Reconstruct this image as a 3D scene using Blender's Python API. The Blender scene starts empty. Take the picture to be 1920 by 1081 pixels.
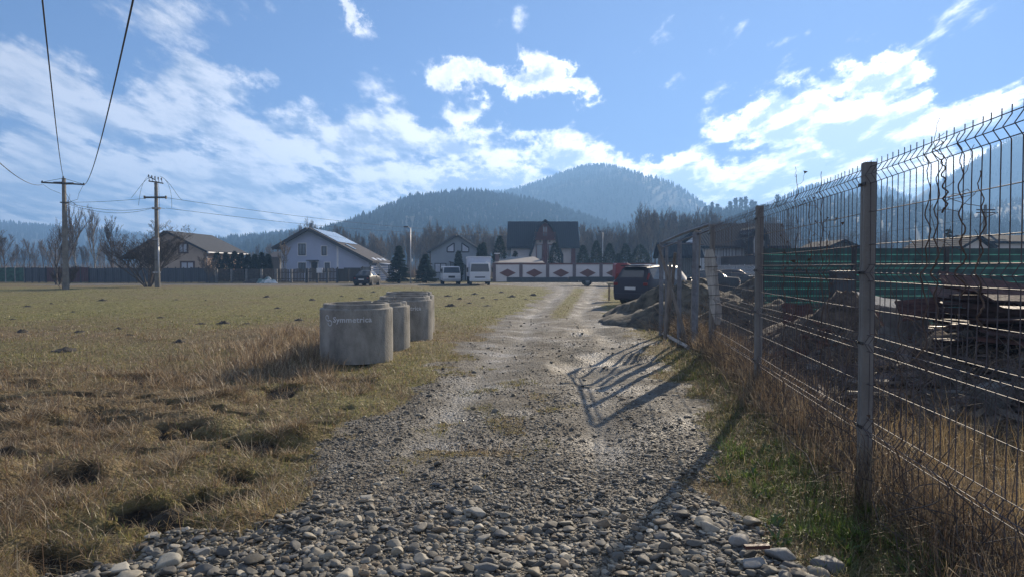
import bpy, bmesh, math, random
import numpy as np
from mathutils import Vector, Matrix, noise as mnoise
R = math.radians
random.seed(7)
rng = np.random.default_rng(11)
SC = bpy.context.scene
COL = SC.collection

# ---------------------------------------------------------------- camera
CAMZ = 1.6
F = 1280.0
PITCH = R(1.78)
cam = bpy.data.cameras.new('camera')
cam.sensor_width = 36.0
cam.lens = 24.0
cam.clip_start = 0.05
cam.clip_end = 12000
cam_o = bpy.data.objects.new('camera', cam)
COL.objects.link(cam_o)
cam_o.location = (0, 0, CAMZ)
cam_o.rotation_euler = (math.pi/2 - PITCH, 0, 0)
SC.camera = cam_o
SC.render.resolution_x = 1024
SC.render.resolution_y = 576

# ---------------------------------------------------------------- sun, sky, exposure
SUN_AZ = R(28.0)      # to the right of the road
SUN_EL = R(23.0)
SUN_DIR = Vector((math.sin(SUN_AZ)*math.cos(SUN_EL), math.cos(SUN_AZ)*math.cos(SUN_EL), math.sin(SUN_EL)))
sl = bpy.data.lights.new('sun', 'SUN')
sl.energy = 5.0
sl.angle = R(0.5)
sl.color = (1.0, 0.85, 0.65)
so = bpy.data.objects.new('sun', sl)
COL.objects.link(so)
so.rotation_euler = SUN_DIR.to_track_quat('Z', 'Y').to_euler()
SC.view_settings.view_transform = 'Standard'
SC.view_settings.look = 'None'
SC.view_settings.exposure = 0.95
SC.view_settings.gamma = 1.0
SC.view_settings.use_curve_mapping = False
SC.render.engine = 'CYCLES'
SC.cycles.max_bounces = 6
SC.cycles.volume_bounces = 0
SC.cycles.transparent_max_bounces = 8
SC.cycles.volume_max_steps = 64

SKY_STRENGTH = 0.072
def build_world():
    w = bpy.data.worlds.new('World')
    SC.world = w
    w.use_nodes = True
    nt = w.node_tree
    nt.nodes.clear()
    N = nt.nodes.new
    L = nt.links.new
    def V(x):
        return x
    def put(sock, v):
        if isinstance(v, (int, float)):
            sock.default_value = v
        elif isinstance(v, (tuple, list)):
            sock.default_value = v
        else:
            L(v, sock)
    def M(op, a, b=None, c=None, clamp=False):
        n = N('ShaderNodeMath')
        n.operation = op
        n.use_clamp = clamp
        put(n.inputs[0], a)
        if b is not None: put(n.inputs[1], b)
        if c is not None: put(n.inputs[2], c)
        return n.outputs[0]
    def VM(op, a, b=None, s=None):
        n = N('ShaderNodeVectorMath')
        n.operation = op
        put(n.inputs[0], a)
        if b is not None: put(n.inputs[1], b)
        if s is not None: put(n.inputs['Scale'], s)
        return n.outputs['Value'] if op in ('DOT_PRODUCT', 'LENGTH') else n.outputs[0]
    def smooth(v, lo, hi):
        n = N('ShaderNodeMapRange')
        n.interpolation_type = 'SMOOTHSTEP'
        put(n.inputs[0], v)
        n.inputs[1].default_value = lo
        n.inputs[2].default_value = hi
        return n.outputs[0]
    def mixc(f, a, b):
        n = N('ShaderNodeMix')
        n.data_type = 'RGBA'
        put(n.inputs[0], f)
        put(n.inputs[6], a)
        put(n.inputs[7], b)
        return n.outputs[2]
    sky = N('ShaderNodeTexSky')
    sky.sky_type = 'NISHITA'
    sky.sun_disc = False
    sky.sun_elevation = SUN_EL
    sky.sun_rotation = SUN_AZ
    sky.altitude = 600
    sky.air_density = 1.0
    sky.dust_density = 0.15
    sky.ozone_density = 4.0
    tc = N('ShaderNodeTexCoord')
    d = VM('NORMALIZE', tc.outputs['Generated'])
    sep = N('ShaderNodeSeparateXYZ')
    L(d, sep.inputs[0])
    x, y, z = sep.outputs
    az = M('ARCTAN2', x, y)
    el = M('ARCSINE', z)
    skyc = VM('SCALE', sky.outputs[0], s=SKY_STRENGTH)
    # the glare round the sun is held back as a camera's highlight roll-off does
    skyc = VM('DIVIDE', skyc, VM('ADD', VM('MULTIPLY', skyc, (1/.125, 1/.335, 1/1.55)), (1.0, 1.0, 1.0)))
    # cloud layer seen on a plane high above: bands get flatter towards the horizon
    def coords(daz, delv):
        e = M('ADD', el, delv)
        k = M('ADD', M('MAXIMUM', e, 0.0), 0.16)
        # elevation is stretched: flat cloud decks
        u = M('MULTIPLY', M('ADD', az, daz), 1.0)
        r = M('DIVIDE', 0.42, k)
        uu = M('MULTIPLY', u, r)
        vv = M('MULTIPLY', r, 0.55)
        c = N('ShaderNodeCombineXYZ')
        put(c.inputs[0], uu); put(c.inputs[1], vv); c.inputs[2].default_value = 3.3
        return c.outputs[0]
    def fbm(vec, scale, detail, rough, dist=0.0, off=0.0):
        n = N('ShaderNodeTexNoise')
        n.inputs['Scale'].default_value = scale
        n.inputs['Detail'].default_value = detail
        n.inputs['Roughness'].default_value = rough
        n.inputs['Distortion'].default_value = dist
        v = VM('ADD', vec, (off, off*1.7, off*0.3))
        L(v, n.inputs['Vector'])
        return n.outputs['Fac']
    BL = CLOUDS
    def aze(px, py):
        u = (px-960)/F; v = (540.5-py)/F
        dx, dy, dz = u, math.cos(PITCH)+v*math.sin(PITCH), -math.sin(PITCH)+v*math.cos(PITCH)
        n = math.sqrt(dx*dx+dy*dy+dz*dz)
        return math.atan2(dx, dy), math.asin(dz/n)
    tot = None
    # wobble the patch outlines
    wob = fbm(d, 11.0, 7, 0.68)
    wob2 = fbm(d, 11.0, 7, 0.68, off=7.3)
    azw = M('ADD', az, M('MULTIPLY', M('SUBTRACT', wob, 0.5), 0.22))
    elw = M('ADD', el, M('MULTIPLY', M('SUBTRACT', wob2, 0.5), 0.11))
    for (px, py, sx, sy, amp) in BL:
        a0, e0 = aze(px, py); sx *= 1.15; sy *= 1.25
        sa = sx/F*math.cos(a0)**2
        se = sy/F
        qa = M('MULTIPLY', M('SUBTRACT', azw, a0), 1/sa)
        qe = M('MULTIPLY', M('SUBTRACT', elw, e0), 1/se)
        q = M('ADD', M('MULTIPLY', qa, qa), M('MULTIPLY', qe, qe))
        g = M('MULTIPLY', M('EXPONENT', M('MULTIPLY', q, -1.0)), amp)
        tot = g if tot is None else M('MAXIMUM', tot, g)
    # beyond the photograph: scattered cloud from a broad noise
    side = smooth(M('ABSOLUTE', az), 0.68, 0.95)
    broad = M('MULTIPLY', fbm(d, 2.0, 3, 0.5), 1.1)
    tot = M('MAXIMUM', tot, M('MULTIPLY', side, broad))
    def dens_at(daz, delv):
        c = coords(daz, delv)
        n1 = fbm(c, 8.0, 9, 0.58, 0.15)
        n2 = fbm(c, 22.0, 8, 0.60, 0.1, 5.0)
        return M('ADD', M('MULTIPLY', M('SUBTRACT', n1, 0.5), 3.4), M('MULTIPLY', M('SUBTRACT', n2, 0.5), 1.8))
    n0 = dens_at(0.0, 0.0)
    n1 = dens_at(0.010, 0.022)
    f = M('SUBTRACT', M('ADD', n0, M('MULTIPLY', tot, 1.7)), 0.58)
    dens = smooth(f, -0.20, 0.60)
    up = smooth(el, 0.0, 0.02)
    dens = M('MULTIPLY', dens, up)
    cosd = M('MAXIMUM', VM('DOT_PRODUCT', d, tuple(SUN_DIR)), 0.0)
    fw = M('POWER', cosd, 5.0)
    shade = M('ADD', M('MULTIPLY', M('SUBTRACT', n0, n1), 0.80), 0.60, clamp=True)
    thick = smooth(f, 0.6, 1.7)
    shade = M('SUBTRACT', shade, M('MULTIPLY', thick, 0.40), clamp=True)
    lit = mixc(fw, (0.44, 0.44, 0.46, 1), (1.35, 1.31, 1.28, 1))
    drk = mixc(fw, (0.17, 0.20, 0.26, 1), (0.36, 0.43, 0.56, 1))
    ccol = mixc(smooth(shade, 0.12, 0.85), drk, lit)
    # thin veil of bright air round the sun and near the horizon
    veil = M('MULTIPLY', M('POWER', cosd, 5.0), 0.10)
    base = mixc(veil, skyc, (0.45, 0.53, 0.65, 1))
    hz = M('MULTIPLY', M('EXPONENT', M('MULTIPLY', M('MAXIMUM', el, 0.0), -11.0)), 0.30)
    base = mixc(hz, base, (0.34, 0.40, 0.49, 1))
    low = M('ADD', M('MULTIPLY', M('EXPONENT', M('MULTIPLY', M('MAXIMUM', el, 0.0), -9.0)), 3.0), 1.0)
    ccol = VM('SCALE', ccol, s=low)
    fin = mixc(M('MULTIPLY', dens, M('MULTIPLY_ADD', M('POWER', cosd, 3.0), 0.30, 0.66)), base, ccol)
    bg = N('ShaderNodeBackground')
    bg.inputs['Strength'].default_value = 1.0
    L(fin, bg.inputs['Color'])
    out = N('ShaderNodeOutputWorld')
    L(bg.outputs[0], out.inputs['Surface'])

CLOUDS = [
 (60,150,150,60,.95),(60,320,260,60,1.0),(250,425,500,34,1.15),(420,330,260,45,.95),(640,400,200,28,1.1),(150,190,120,50,.5),(350,160,130,50,.8),(472,135,40,22,.6),
 (230,225,240,44,.85),(430,240,170,42,.9),(600,275,200,54,1.0),(690,320,170,38,.75),
 (860,135,55,16,.95),(940,145,60,17,1.0),(1022,140,44,36,1.35),(1080,172,44,24,1.25),
 (870,205,62,15,.75),(730,224,60,13,.6),(640,232,70,13,.5),(840,270,110,26,.8),(1060,295,85,20,.9),(960,250,60,12,.5),
 (890,342,110,24,1.4),(860,300,90,18,.7),
 (100,280,300,50,.62),(120,400,380,50,.8),(450,400,300,45,.8),(330,340,300,30,.55),(620,400,140,40,.65),
 (1230,345,120,34,1.5),(1400,350,170,38,1.5),(1560,340,200,44,1.3),(1800,330,200,50,.7),
 (1590,160,60,16,.75),(1665,138,62,18,1.05),
 (1480,228,80,32,1.4),(1560,245,90,44,1.5),(1660,255,120,50,1.4),(1780,235,90,36,.9),(1850,262,100,40,.65),(1760,180,50,10,.5),
 (676,30,20,22,.6),(980,35,60,28,.42),(330,35,150,45,.42),(60,40,120,30,.42)]
build_world()

# ---------------------------------------------------------------- helpers
def ray(px, py):
    u = (px-960)/F; v = (540.5-py)/F
    return Vector((u, math.cos(PITCH)+v*math.sin(PITCH), -math.sin(PITCH)+v*math.cos(PITCH)))
def at(px, py, Y):
    d = ray(px, py)
    return Vector((0, 0, CAMZ)) + d*(Y/d.y)
def WX(px, Y): return at(px, 501, Y).x
def WZ(py, Y): return at(960, py, Y).z

def vhash(ix, iy, seed):
    n = (ix.astype(np.int64)*374761393 + iy.astype(np.int64)*668265263 + seed*1274126177) & 0x7fffffff
    n = ((n ^ (n >> 13))*1274126177) & 0x7fffffff
    n = n ^ (n >> 16)
    return (n & 0xffff)/65535.0
def vn(x, y, seed=0):
    ix = np.floor(x); iy = np.floor(y)
    fx = x-ix; fy = y-iy
    fx = fx*fx*(3-2*fx); fy = fy*fy*(3-2*fy)
    a = vhash(ix, iy, seed); b = vhash(ix+1, iy, seed)
    c = vhash(ix, iy+1, seed); d = vhash(ix+1, iy+1, seed)
    return (a+(b-a)*fx)*(1-fy)+(c+(d-c)*fx)*fy
def fbm(x, y, oct=4, seed=0):
    s = 0; a = 0.5; t = 0
    for i in range(oct):
        s = s+a*vn(x*2**i, y*2**i, seed+i*17); t += a; a *= 0.5
    return s/t
def sstep(v, a, b):
    t = np.clip((v-a)/(b-a), 0, 1)
    return t*t*(3-2*t)

def tag(o, label=None, cat=None, group=None, kind=None):
    if label: o['label'] = label
    if cat: o['category'] = cat
    if group: o['group'] = group
    if kind: o['kind'] = kind
    return o
def empty(name, loc=(0, 0, 0), rz=0.0):
    o = bpy.data.objects.new(name, None)
    o.empty_display_size = 0.1
    o.location = loc
    o.rotation_euler = (0, 0, rz)
    COL.objects.link(o)
    return o
def thing(name, label, cat, loc=(0, 0, 0), rz=0.0, group=None):
    return tag(empty(name, loc, rz), label, cat, group)
def kids(o): return list(o.children)
def copy_tree(o, parent=None):
    c = o.copy(); COL.objects.link(c)
    if parent is not None: c.parent = parent
    for ch in kids(o): copy_tree(ch, c)
    return c

class MB:
    def __init__(s): s.v = []; s.f = []; s.m = []; s.mi = 0
    def add(s, vs, fs):
        b = len(s.v); s.v.extend([tuple(p) for p in vs])
        for f in fs: s.f.append(tuple(i+b for i in f)); s.m.append(s.mi)
        return s
    def box(s, c, d, rot=None):
        hx, hy, hz = d[0]/2, d[1]/2, d[2]/2
        P = [Vector((x, y, z)) for x in (-hx, hx) for y in (-hy, hy) for z in (-hz, hz)]
        if rot is not None: P = [rot @ p for p in P]
        P = [p+Vector(c) for p in P]
        return s.add(P, [(0,1,3,2),(4,6,7,5),(0,4,5,1),(2,3,7,6),(0,2,6,4),(1,5,7,3)])
    def bb(s, x0, x1, y0, y1, z0, z1):
        return s.box(((x0+x1)/2, (y0+y1)/2, (z0+z1)/2), (abs(x1-x0), abs(y1-y0), abs(z1-z0)))
    def tube(s, pts, rad, n=6, cap=True):
        pts = [Vector(p) for p in pts]
        if not hasattr(rad, '__len__'): rad = [rad]*len(pts)
        rings = []
        t0 = (pts[1]-pts[0]).normalized()
        ref = Vector((0, 0, 1)) if abs(t0.z) < 0.9 else Vector((1, 0, 0))
        u = t0.cross(ref).normalized()
        vs = []
        for i, p in enumerate(pts):
            if i == 0: t = t0
            elif i == len(pts)-1: t = (pts[i]-pts[i-1]).normalized()
            else:
                t = (pts[i+1]-pts[i-1])
                t = t.normalized() if t.length > 1e-9 else t0
            u = (u - t*u.dot(t))
            u = u.normalized() if u.length > 1e-6 else t.orthogonal().normalized()
            w = t.cross(u)
            for k in range(n):
                a = 2*math.pi*k/n
                vs.append(p + (u*math.cos(a)+w*math.sin(a))*rad[i])
        fs = []
        for i in range(len(pts)-1):
            for k in range(n):
                a = i*n+k; b = i*n+(k+1) % n
                fs.append((a, b, b+n, a+n))
        if cap:
            fs.append(tuple(reversed(range(n))))
            fs.append(tuple(range((len(pts)-1)*n, len(pts)*n)))
        return s.add(vs, fs)
    def prism(s, poly, y0, y1):     # poly in (x,z), extruded along y
        n = len(poly)
        vs = [(p[0], y0, p[1]) for p in poly]+[(p[0], y1, p[1]) for p in poly]
        fs = [tuple(range(n)), tuple(reversed(range(n, 2*n)))]
        for i in range(n):
            j = (i+1) % n
            fs.append((i, i+n, j+n, j))
        return s.add(vs, fs)
    def lathe(s, prof, n=32, c=(0, 0, 0), closed=False):
        vs = []
        for (r, z) in prof:
            for k in range(n):
                a = 2*math.pi*k/n
                vs.append((c[0]+r*math.cos(a), c[1]+r*math.sin(a), c[2]+z))
        fs = []
        m = len(prof)
        for i in range(m if closed else m-1):
            j = (i+1) % m
            for k in range(n):
                k2 = (k+1) % n
                fs.append((i*n+k, i*n+k2, j*n+k2, j*n+k))
        return s.add(vs, fs)
    def build(s, name, mats, parent=None, smooth=False, bevel=0, loc=None, angle=None):
        me = bpy.data.meshes.new(name)
        me.from_pydata([tuple(p) for p in s.v], [], s.f)
        if not isinstance(mats, (list, tuple)): mats = [mats]
        for m in mats: me.materials.append(m)
        if len(mats) > 1: me.polygons.foreach_set('material_index', s.m)
        if smooth: me.polygons.foreach_set('use_smooth', [True]*len(me.polygons))
        me.validate(); me.update()
        bm = bmesh.new(); bm.from_mesh(me)
        bmesh.ops.recalc_face_normals(bm, faces=bm.faces)
        bm.to_mesh(me); bm.free()
        if angle: me.set_sharp_from_angle(angle=R(angle))
        o = bpy.data.objects.new(name, me)
        COL.objects.link(o)
        if parent is not None: o.parent = parent
        if loc is not None: o.location = loc
        if bevel:
            b = o.modifiers.new('bevel', 'BEVEL'); b.width = bevel; b.segments = 2; b.limit_method = 'ANGLE'
            b.angle_limit = R(40)
        return o

def np_mesh(name, V, T, mat, col=None, smooth=False, parent=None, attrs=None):
    me = bpy.data.meshes.new(name)
    V = np.ascontiguousarray(V, dtype=np.float32); T = np.ascontiguousarray(T, dtype=np.int32)
    k = T.shape[1]
    me.vertices.add(len(V)); me.vertices.foreach_set('co', V.ravel())
    me.loops.add(T.size); me.loops.foreach_set('vertex_index', T.ravel())
    me.polygons.add(len(T)); me.polygons.foreach_set('loop_start', np.arange(0, T.size, k, dtype=np.int32))
    me.polygons.foreach_set('loop_total', np.full(len(T), k, dtype=np.int32))
    if smooth: me.polygons.foreach_set('use_smooth', np.ones(len(T), dtype=bool))
    me.update(calc_edges=True)
    if col is not None:
        a = me.color_attributes.new('col', 'FLOAT_COLOR', 'POINT')
        c4 = np.ones((len(V), 4), dtype=np.float32); c4[:, :3] = col
        a.data.foreach_set('color', c4.ravel())
    if attrs:
        for k2, arr in attrs.items():
            a = me.attributes.new(k2, 'FLOAT', 'POINT')
            a.data.foreach_set('value', np.ascontiguousarray(arr, dtype=np.float32))
    me.materials.append(mat)
    o = bpy.data.objects.new(name, me); COL.objects.link(o)
    if parent is not None: o.parent = parent
    return o

# ---------------------------------------------------------------- materials
MATS = {}
def nmat(name):
    m = bpy.data.materials.new(name); m.use_nodes = True
    nt = m.node_tree
    b = nt.nodes['Principled BSDF']
    return m, nt, b
def pm(name, c, var=0.15, scale=4.0, rough=0.8, metal=0.0, bump=0.0, bscale=None, c2=None, spec=None, stretch=None, detail=6, lo=0.35, hi=0.65):
    if name in MATS: return MATS[name]
    m, nt, b = nmat(name)
    L = nt.links.new
    tc = nt.nodes.new('ShaderNodeTexCoord')
    vec = tc.outputs['Object']
    if stretch:
        mp = nt.nodes.new('ShaderNodeMapping'); mp.inputs['Scale'].default_value = stretch
        L(vec, mp.inputs[0]); vec = mp.outputs[0]
    n = nt.nodes.new('ShaderNodeTexNoise'); n.inputs['Scale'].default_value = scale
    n.inputs['Detail'].default_value = detail; n.inputs['Roughness'].default_value = 0.6
    L(vec, n.inputs['Vector'])
    r = nt.nodes.new('ShaderNodeValToRGB')
    r.color_ramp.elements[0].position = lo; r.color_ramp.elements[1].position = hi
    a = [max(0, x*(1-var)) for x in c]; d = [min(1, x*(1+var)) for x in c]
    if c2: d = list(c2)
    r.color_ramp.elements[0].color = (*a, 1); r.color_ramp.elements[1].color = (*d, 1)
    L(n.outputs['Fac'], r.inputs[0]); L(r.outputs[0], b.inputs['Base Color'])
    b.inputs['Roughness'].default_value = rough; b.inputs['Metallic'].default_value = metal
    if spec is not None: b.inputs['Specular IOR Level'].default_value = spec
    if bump:
        n2 = nt.nodes.new('ShaderNodeTexNoise'); n2.inputs['Scale'].default_value = bscale or scale*4
        n2.inputs['Detail'].default_value = 5
        L(vec, n2.inputs['Vector'])
        bp = nt.nodes.new('ShaderNodeBump'); bp.inputs['Strength'].default_value = bump
        bp.inputs['Distance'].default_value = 0.02
        L(n2.outputs['Fac'], bp.inputs['Height']); L(bp.outputs[0], b.inputs['Normal'])
    MATS[name] = m
    return m
def glassm(name, c=(0.03, 0.04, 0.05), rough=0.06):
    if name in MATS: return MATS[name]
    m, nt, b = nmat(name)
    b.inputs['Base Color'].default_value = (*c, 1); b.inputs['Roughness'].default_value = rough
    b.inputs['Specular IOR Level'].default_value = 0.9
    MATS[name] = m; return m
def stripem(name, c1, c2, axis='x', period=0.2, duty=0.9, rough=0.6, metal=0.0, bump=0.6, var=0.2):
    """ribbed sheets / roof tiles: a wave across one axis drives bump and a thin seam colour"""
    if name in MATS: return MATS[name]
    m, nt, b = nmat(name); L = nt.links.new
    tc = nt.nodes.new('ShaderNodeTexCoord')
    w = nt.nodes.new('ShaderNodeTexWave'); w.wave_type = 'BANDS'; w.bands_direction = axis.upper()
    w.wave_profile = 'SAW' if duty < 0 else 'SIN'
    w.inputs['Scale'].default_value = 0.3142/period*1.0
    w.inputs['Distortion'].default_value = 0.0
    L(tc.outputs['Object'], w.inputs['Vector'])
    n = nt.nodes.new('ShaderNodeTexNoise'); n.inputs['Scale'].default_value = 1.5; n.inputs['Detail'].default_value = 8
    L(tc.outputs['Object'], n.inputs['Vector'])
    r = nt.nodes.new('ShaderNodeValToRGB')
    r.color_ramp.elements[0].position = 0.0; r.color_ramp.elements[0].color = (*c2, 1)
    r.color_ramp.elements[1].position = 1-abs(duty) + 0.02; r.color_ramp.elements[1].color = (*c1, 1)
    L(w.outputs['Fac'], r.inputs[0])
    mr = nt.nodes.new('ShaderNodeMapRange'); mr.inputs[3].default_value = 1-var; mr.inputs[4].default_value = 1+var
    L(n.outputs['Fac'], mr.inputs[0])
    vm = nt.nodes.new('ShaderNodeVectorMath'); vm.operation = 'SCALE'
    L(r.outputs[0], vm.inputs[0]); L(mr.outputs[0], vm.inputs['Scale'])
    L(vm.outputs[0], b.inputs['Base Color'])
    bp = nt.nodes.new('ShaderNodeBump'); bp.inputs['Strength'].default_value = bump; bp.inputs['Distance'].default_value = 0.03
    L(w.outputs['Fac'], bp.inputs['Height']); L(bp.outputs[0], b.inputs['Normal'])
    b.inputs['Roughness'].default_value = rough; b.inputs['Metallic'].default_value = metal
    if rough > .9: b.inputs['Specular IOR Level'].default_value = .08
    MATS[name] = m; return m
def brickm(name, c1, c2, mortar, sx=0.25, sy=0.08):
    if name in MATS: return MATS[name]
    m, nt, b = nmat(name); L = nt.links.new
    tc = nt.nodes.new('ShaderNodeTexCoord')
    sp = nt.nodes.new('ShaderNodeSeparateXYZ'); L(tc.outputs['Object'], sp.inputs[0])
    ad = nt.nodes.new('ShaderNodeMath'); ad.operation = 'ADD'; L(sp.outputs[0], ad.inputs[0]); L(sp.outputs[1], ad.inputs[1])
    cb = nt.nodes.new('ShaderNodeCombineXYZ'); L(ad.outputs[0], cb.inputs[0]); L(sp.outputs[2], cb.inputs[1])
    br = nt.nodes.new('ShaderNodeTexBrick'); br.inputs['Scale'].default_value = 1.0
    br.inputs['Brick Width'].default_value = sx; br.inputs['Row Height'].default_value = sy
    br.inputs['Mortar Size'].default_value = 0.008
    br.inputs['Color1'].default_value = (*c1, 1); br.inputs['Color2'].default_value = (*c2, 1); br.inputs['Mortar'].default_value = (*mortar, 1)
    L(cb.outputs[0], br.inputs['Vector']); L(br.outputs['Color'], b.inputs['Base Color'])
    b.inputs['Roughness'].default_value = 0.9
    MATS[name] = m; return m
def leafm(name, attr=True, c=(0.1, 0.1, 0.03), trans=0.4, gloss=0.035):
    """thin leaves and blades: lit through from behind"""
    if name in MATS: return MATS[name]
    m, nt, b = nmat(name); L = nt.links.new
    nt.nodes.remove(b)
    if attr:
        a = nt.nodes.new('ShaderNodeAttribute'); a.attribute_name = 'col'; col = a.outputs['Color']
    else:
        n = nt.nodes.new('ShaderNodeTexNoise'); n.inputs['Scale'].default_value = 3.0; n.inputs['Detail'].default_value = 5
        tc = nt.nodes.new('ShaderNodeTexCoord'); L(tc.outputs['Object'], n.inputs['Vector'])
        r = nt.nodes.new('ShaderNodeValToRGB')
        r.color_ramp.elements[0].position = .35; r.color_ramp.elements[1].position = .65
        r.color_ramp.elements[0].color = (*[x*0.6 for x in c], 1); r.color_ramp.elements[1].color = (*[min(1, x*1.5) for x in c], 1)
        L(n.outputs['Fac'], r.inputs[0]); col = r.outputs[0]
    d = nt.nodes.new('ShaderNodeBsdfDiffuse'); t = nt.nodes.new('ShaderNodeBsdfTranslucent')
    L(col, d.inputs[0]); L(col, t.inputs[0])
    mx = nt.nodes.new('ShaderNodeMixShader'); mx.inputs[0].default_value = trans
    L(d.outputs[0], mx.inputs[1]); L(t.outputs[0], mx.inputs[2])
    g = nt.nodes.new('ShaderNodeBsdfGlossy'); g.inputs['Roughness'].default_value = 0.45; g.inputs[0].default_value = (1, 1, 1, 1)
    mx2 = nt.nodes.new('ShaderNodeMixShader'); mx2.inputs[0].default_value = gloss
    L(mx.outputs[0], mx2.inputs[1]); L(g.outputs[0], mx2.inputs[2])
    L(mx2.outputs[0], nt.nodes['Material Output'].inputs['Surface'])
    MATS[name] = m; return m

# ---------------------------------------------------------------- ground shape
RY  = np.array([-12, 1.0, 3.0, 3.66, 4.3, 5.1, 7.1, 9.8, 14.7, 23.0, 46.5, 54.0, 60, 90])
RXL = np.array([-2.9, -2.6, -2.35, -2.17, -1.87, -1.62, -1.44, -1.25, -0.95, 0.0, 2.7, 2.6, 0.0, 0.0])
RXR = np.array([2.2, 2.0, 1.9, 1.78, 1.62, 1.65, 1.70, 2.25, 3.05, 3.15, 6.3, 8.0, 12.0, 12])
def road_mask(x, y):
    xl = np.interp(y, RY, RXL); xr = np.interp(y, RY, RXR)
    n = (fbm(x*1.3+9, y*1.3, 4, 3)-0.5)*1.5
    w = 0.25+0.01*np.abs(y)
    m = sstep(x-xl+n, -w, w)*sstep(xr-x+n, -w, w)
    # green strip between the wheel tracks far away
    t = (x-xl)/(xr-xl+1e-6)
    strip = np.exp(-((t-0.50)/0.13)**2)*sstep(y, 19, 24)*sstep(60-y, 4, 10)
    m = m*(1-0.9*strip)
    # tufts on the crown of the road, near
    patch = np.exp(-(((x+0.35)/0.6)**2+((y-6.4)/1.3)**2)) + 0.9*np.exp(-(((x-0.1)/0.6)**2+((y-8.4)/1.2)**2)) + .8*np.exp(-(((x+.55)/.45)**2+((y-10.5)/1.0)**2))
    m = m*(1-0.8*patch*sstep(fbm(x*2.5, y*2.5, 3, 8), 0.4, 0.62))
    street = sstep(y+(fbm(x*.2, y*.2, 3, 41)-.5)*2, 59.5, 61)*sstep(67.5-y, -.3, .8)*sstep(x, -48, -40)
    bulge = sstep(y, 50, 60)*sstep(67-y, 0, 1)*sstep(x+ (y-60)*0.9, -1.0, 2.0)*sstep(60-x, 0, 4)
    return np.clip(np.maximum(m, np.maximum(street, bulge)), 0, 1)
def rut_f(x, y):
    xl = np.interp(y, RY, RXL); xr = np.interp(y, RY, RXR)
    t = (x-xl)/(xr-xl)
    w = .095+.02*np.sin(y*.7)
    c1 = .24+.03*np.sin(y*.5); c2 = .76+.03*np.sin(y*.43+1)
    return (np.exp(-((t-c1)/w)**2)+np.exp(-((t-c2)/w)**2))*sstep(y, 4.6, 6.5)*sstep(60-y, 0, 6)
def holes(x, y):
    n = fbm(x/.42+9, y/.30, 3, 25)+.25*(fbm(x/2.2, y/2.2, 2, 26)-.5)
    return sstep(.405-n, 0, .07)*sstep(13-y, 0, 5)*sstep(-x-1.7, 0, .4)
def H(x, y):
    m = road_mask(x, y)
    far = sstep(60-y, 0, 14)*sstep(y+14, 0, 4)
    g = (fbm(x/6, y/6, 3, 20)-0.5)*0.20 + (fbm(x/0.9, y/0.9, 3, 21)-0.5)*0.13
    lump = (np.maximum(fbm(x/0.5+40, y/0.5, 2, 22)-0.5, 0)*0.42*1.0)*sstep(12-y, 0, 7)*sstep(-x-1.3, 0, .8) - .10*holes(x, y)
    xl = np.interp(y, RY, RXL); xr = np.interp(y, RY, RXR)
    t = (x-xl)/(xr-xl)
    rut = -0.05*rut_f(x, y)
    pot = -np.maximum(fbm(x/1.1+3, y/1.1, 2, 31)-0.56, 0)*0.35*sstep(y, 6.5, 9)*sstep(24-y, 0, 6)
    rr = rut + (fbm(x/0.5, y/0.5, 3, 23)-0.5)*0.05 + pot - 0.02
    bank = 0.10*np.exp(-((x-(xr+0.9))/0.5)**2)*sstep(16-y, 0, 4)
    h = (g+lump+bank)*(1-m) + rr*m
    return h*far
def H1(x, y): return float(H(np.array([float(x)]), np.array([float(y)]))[0])

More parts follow.
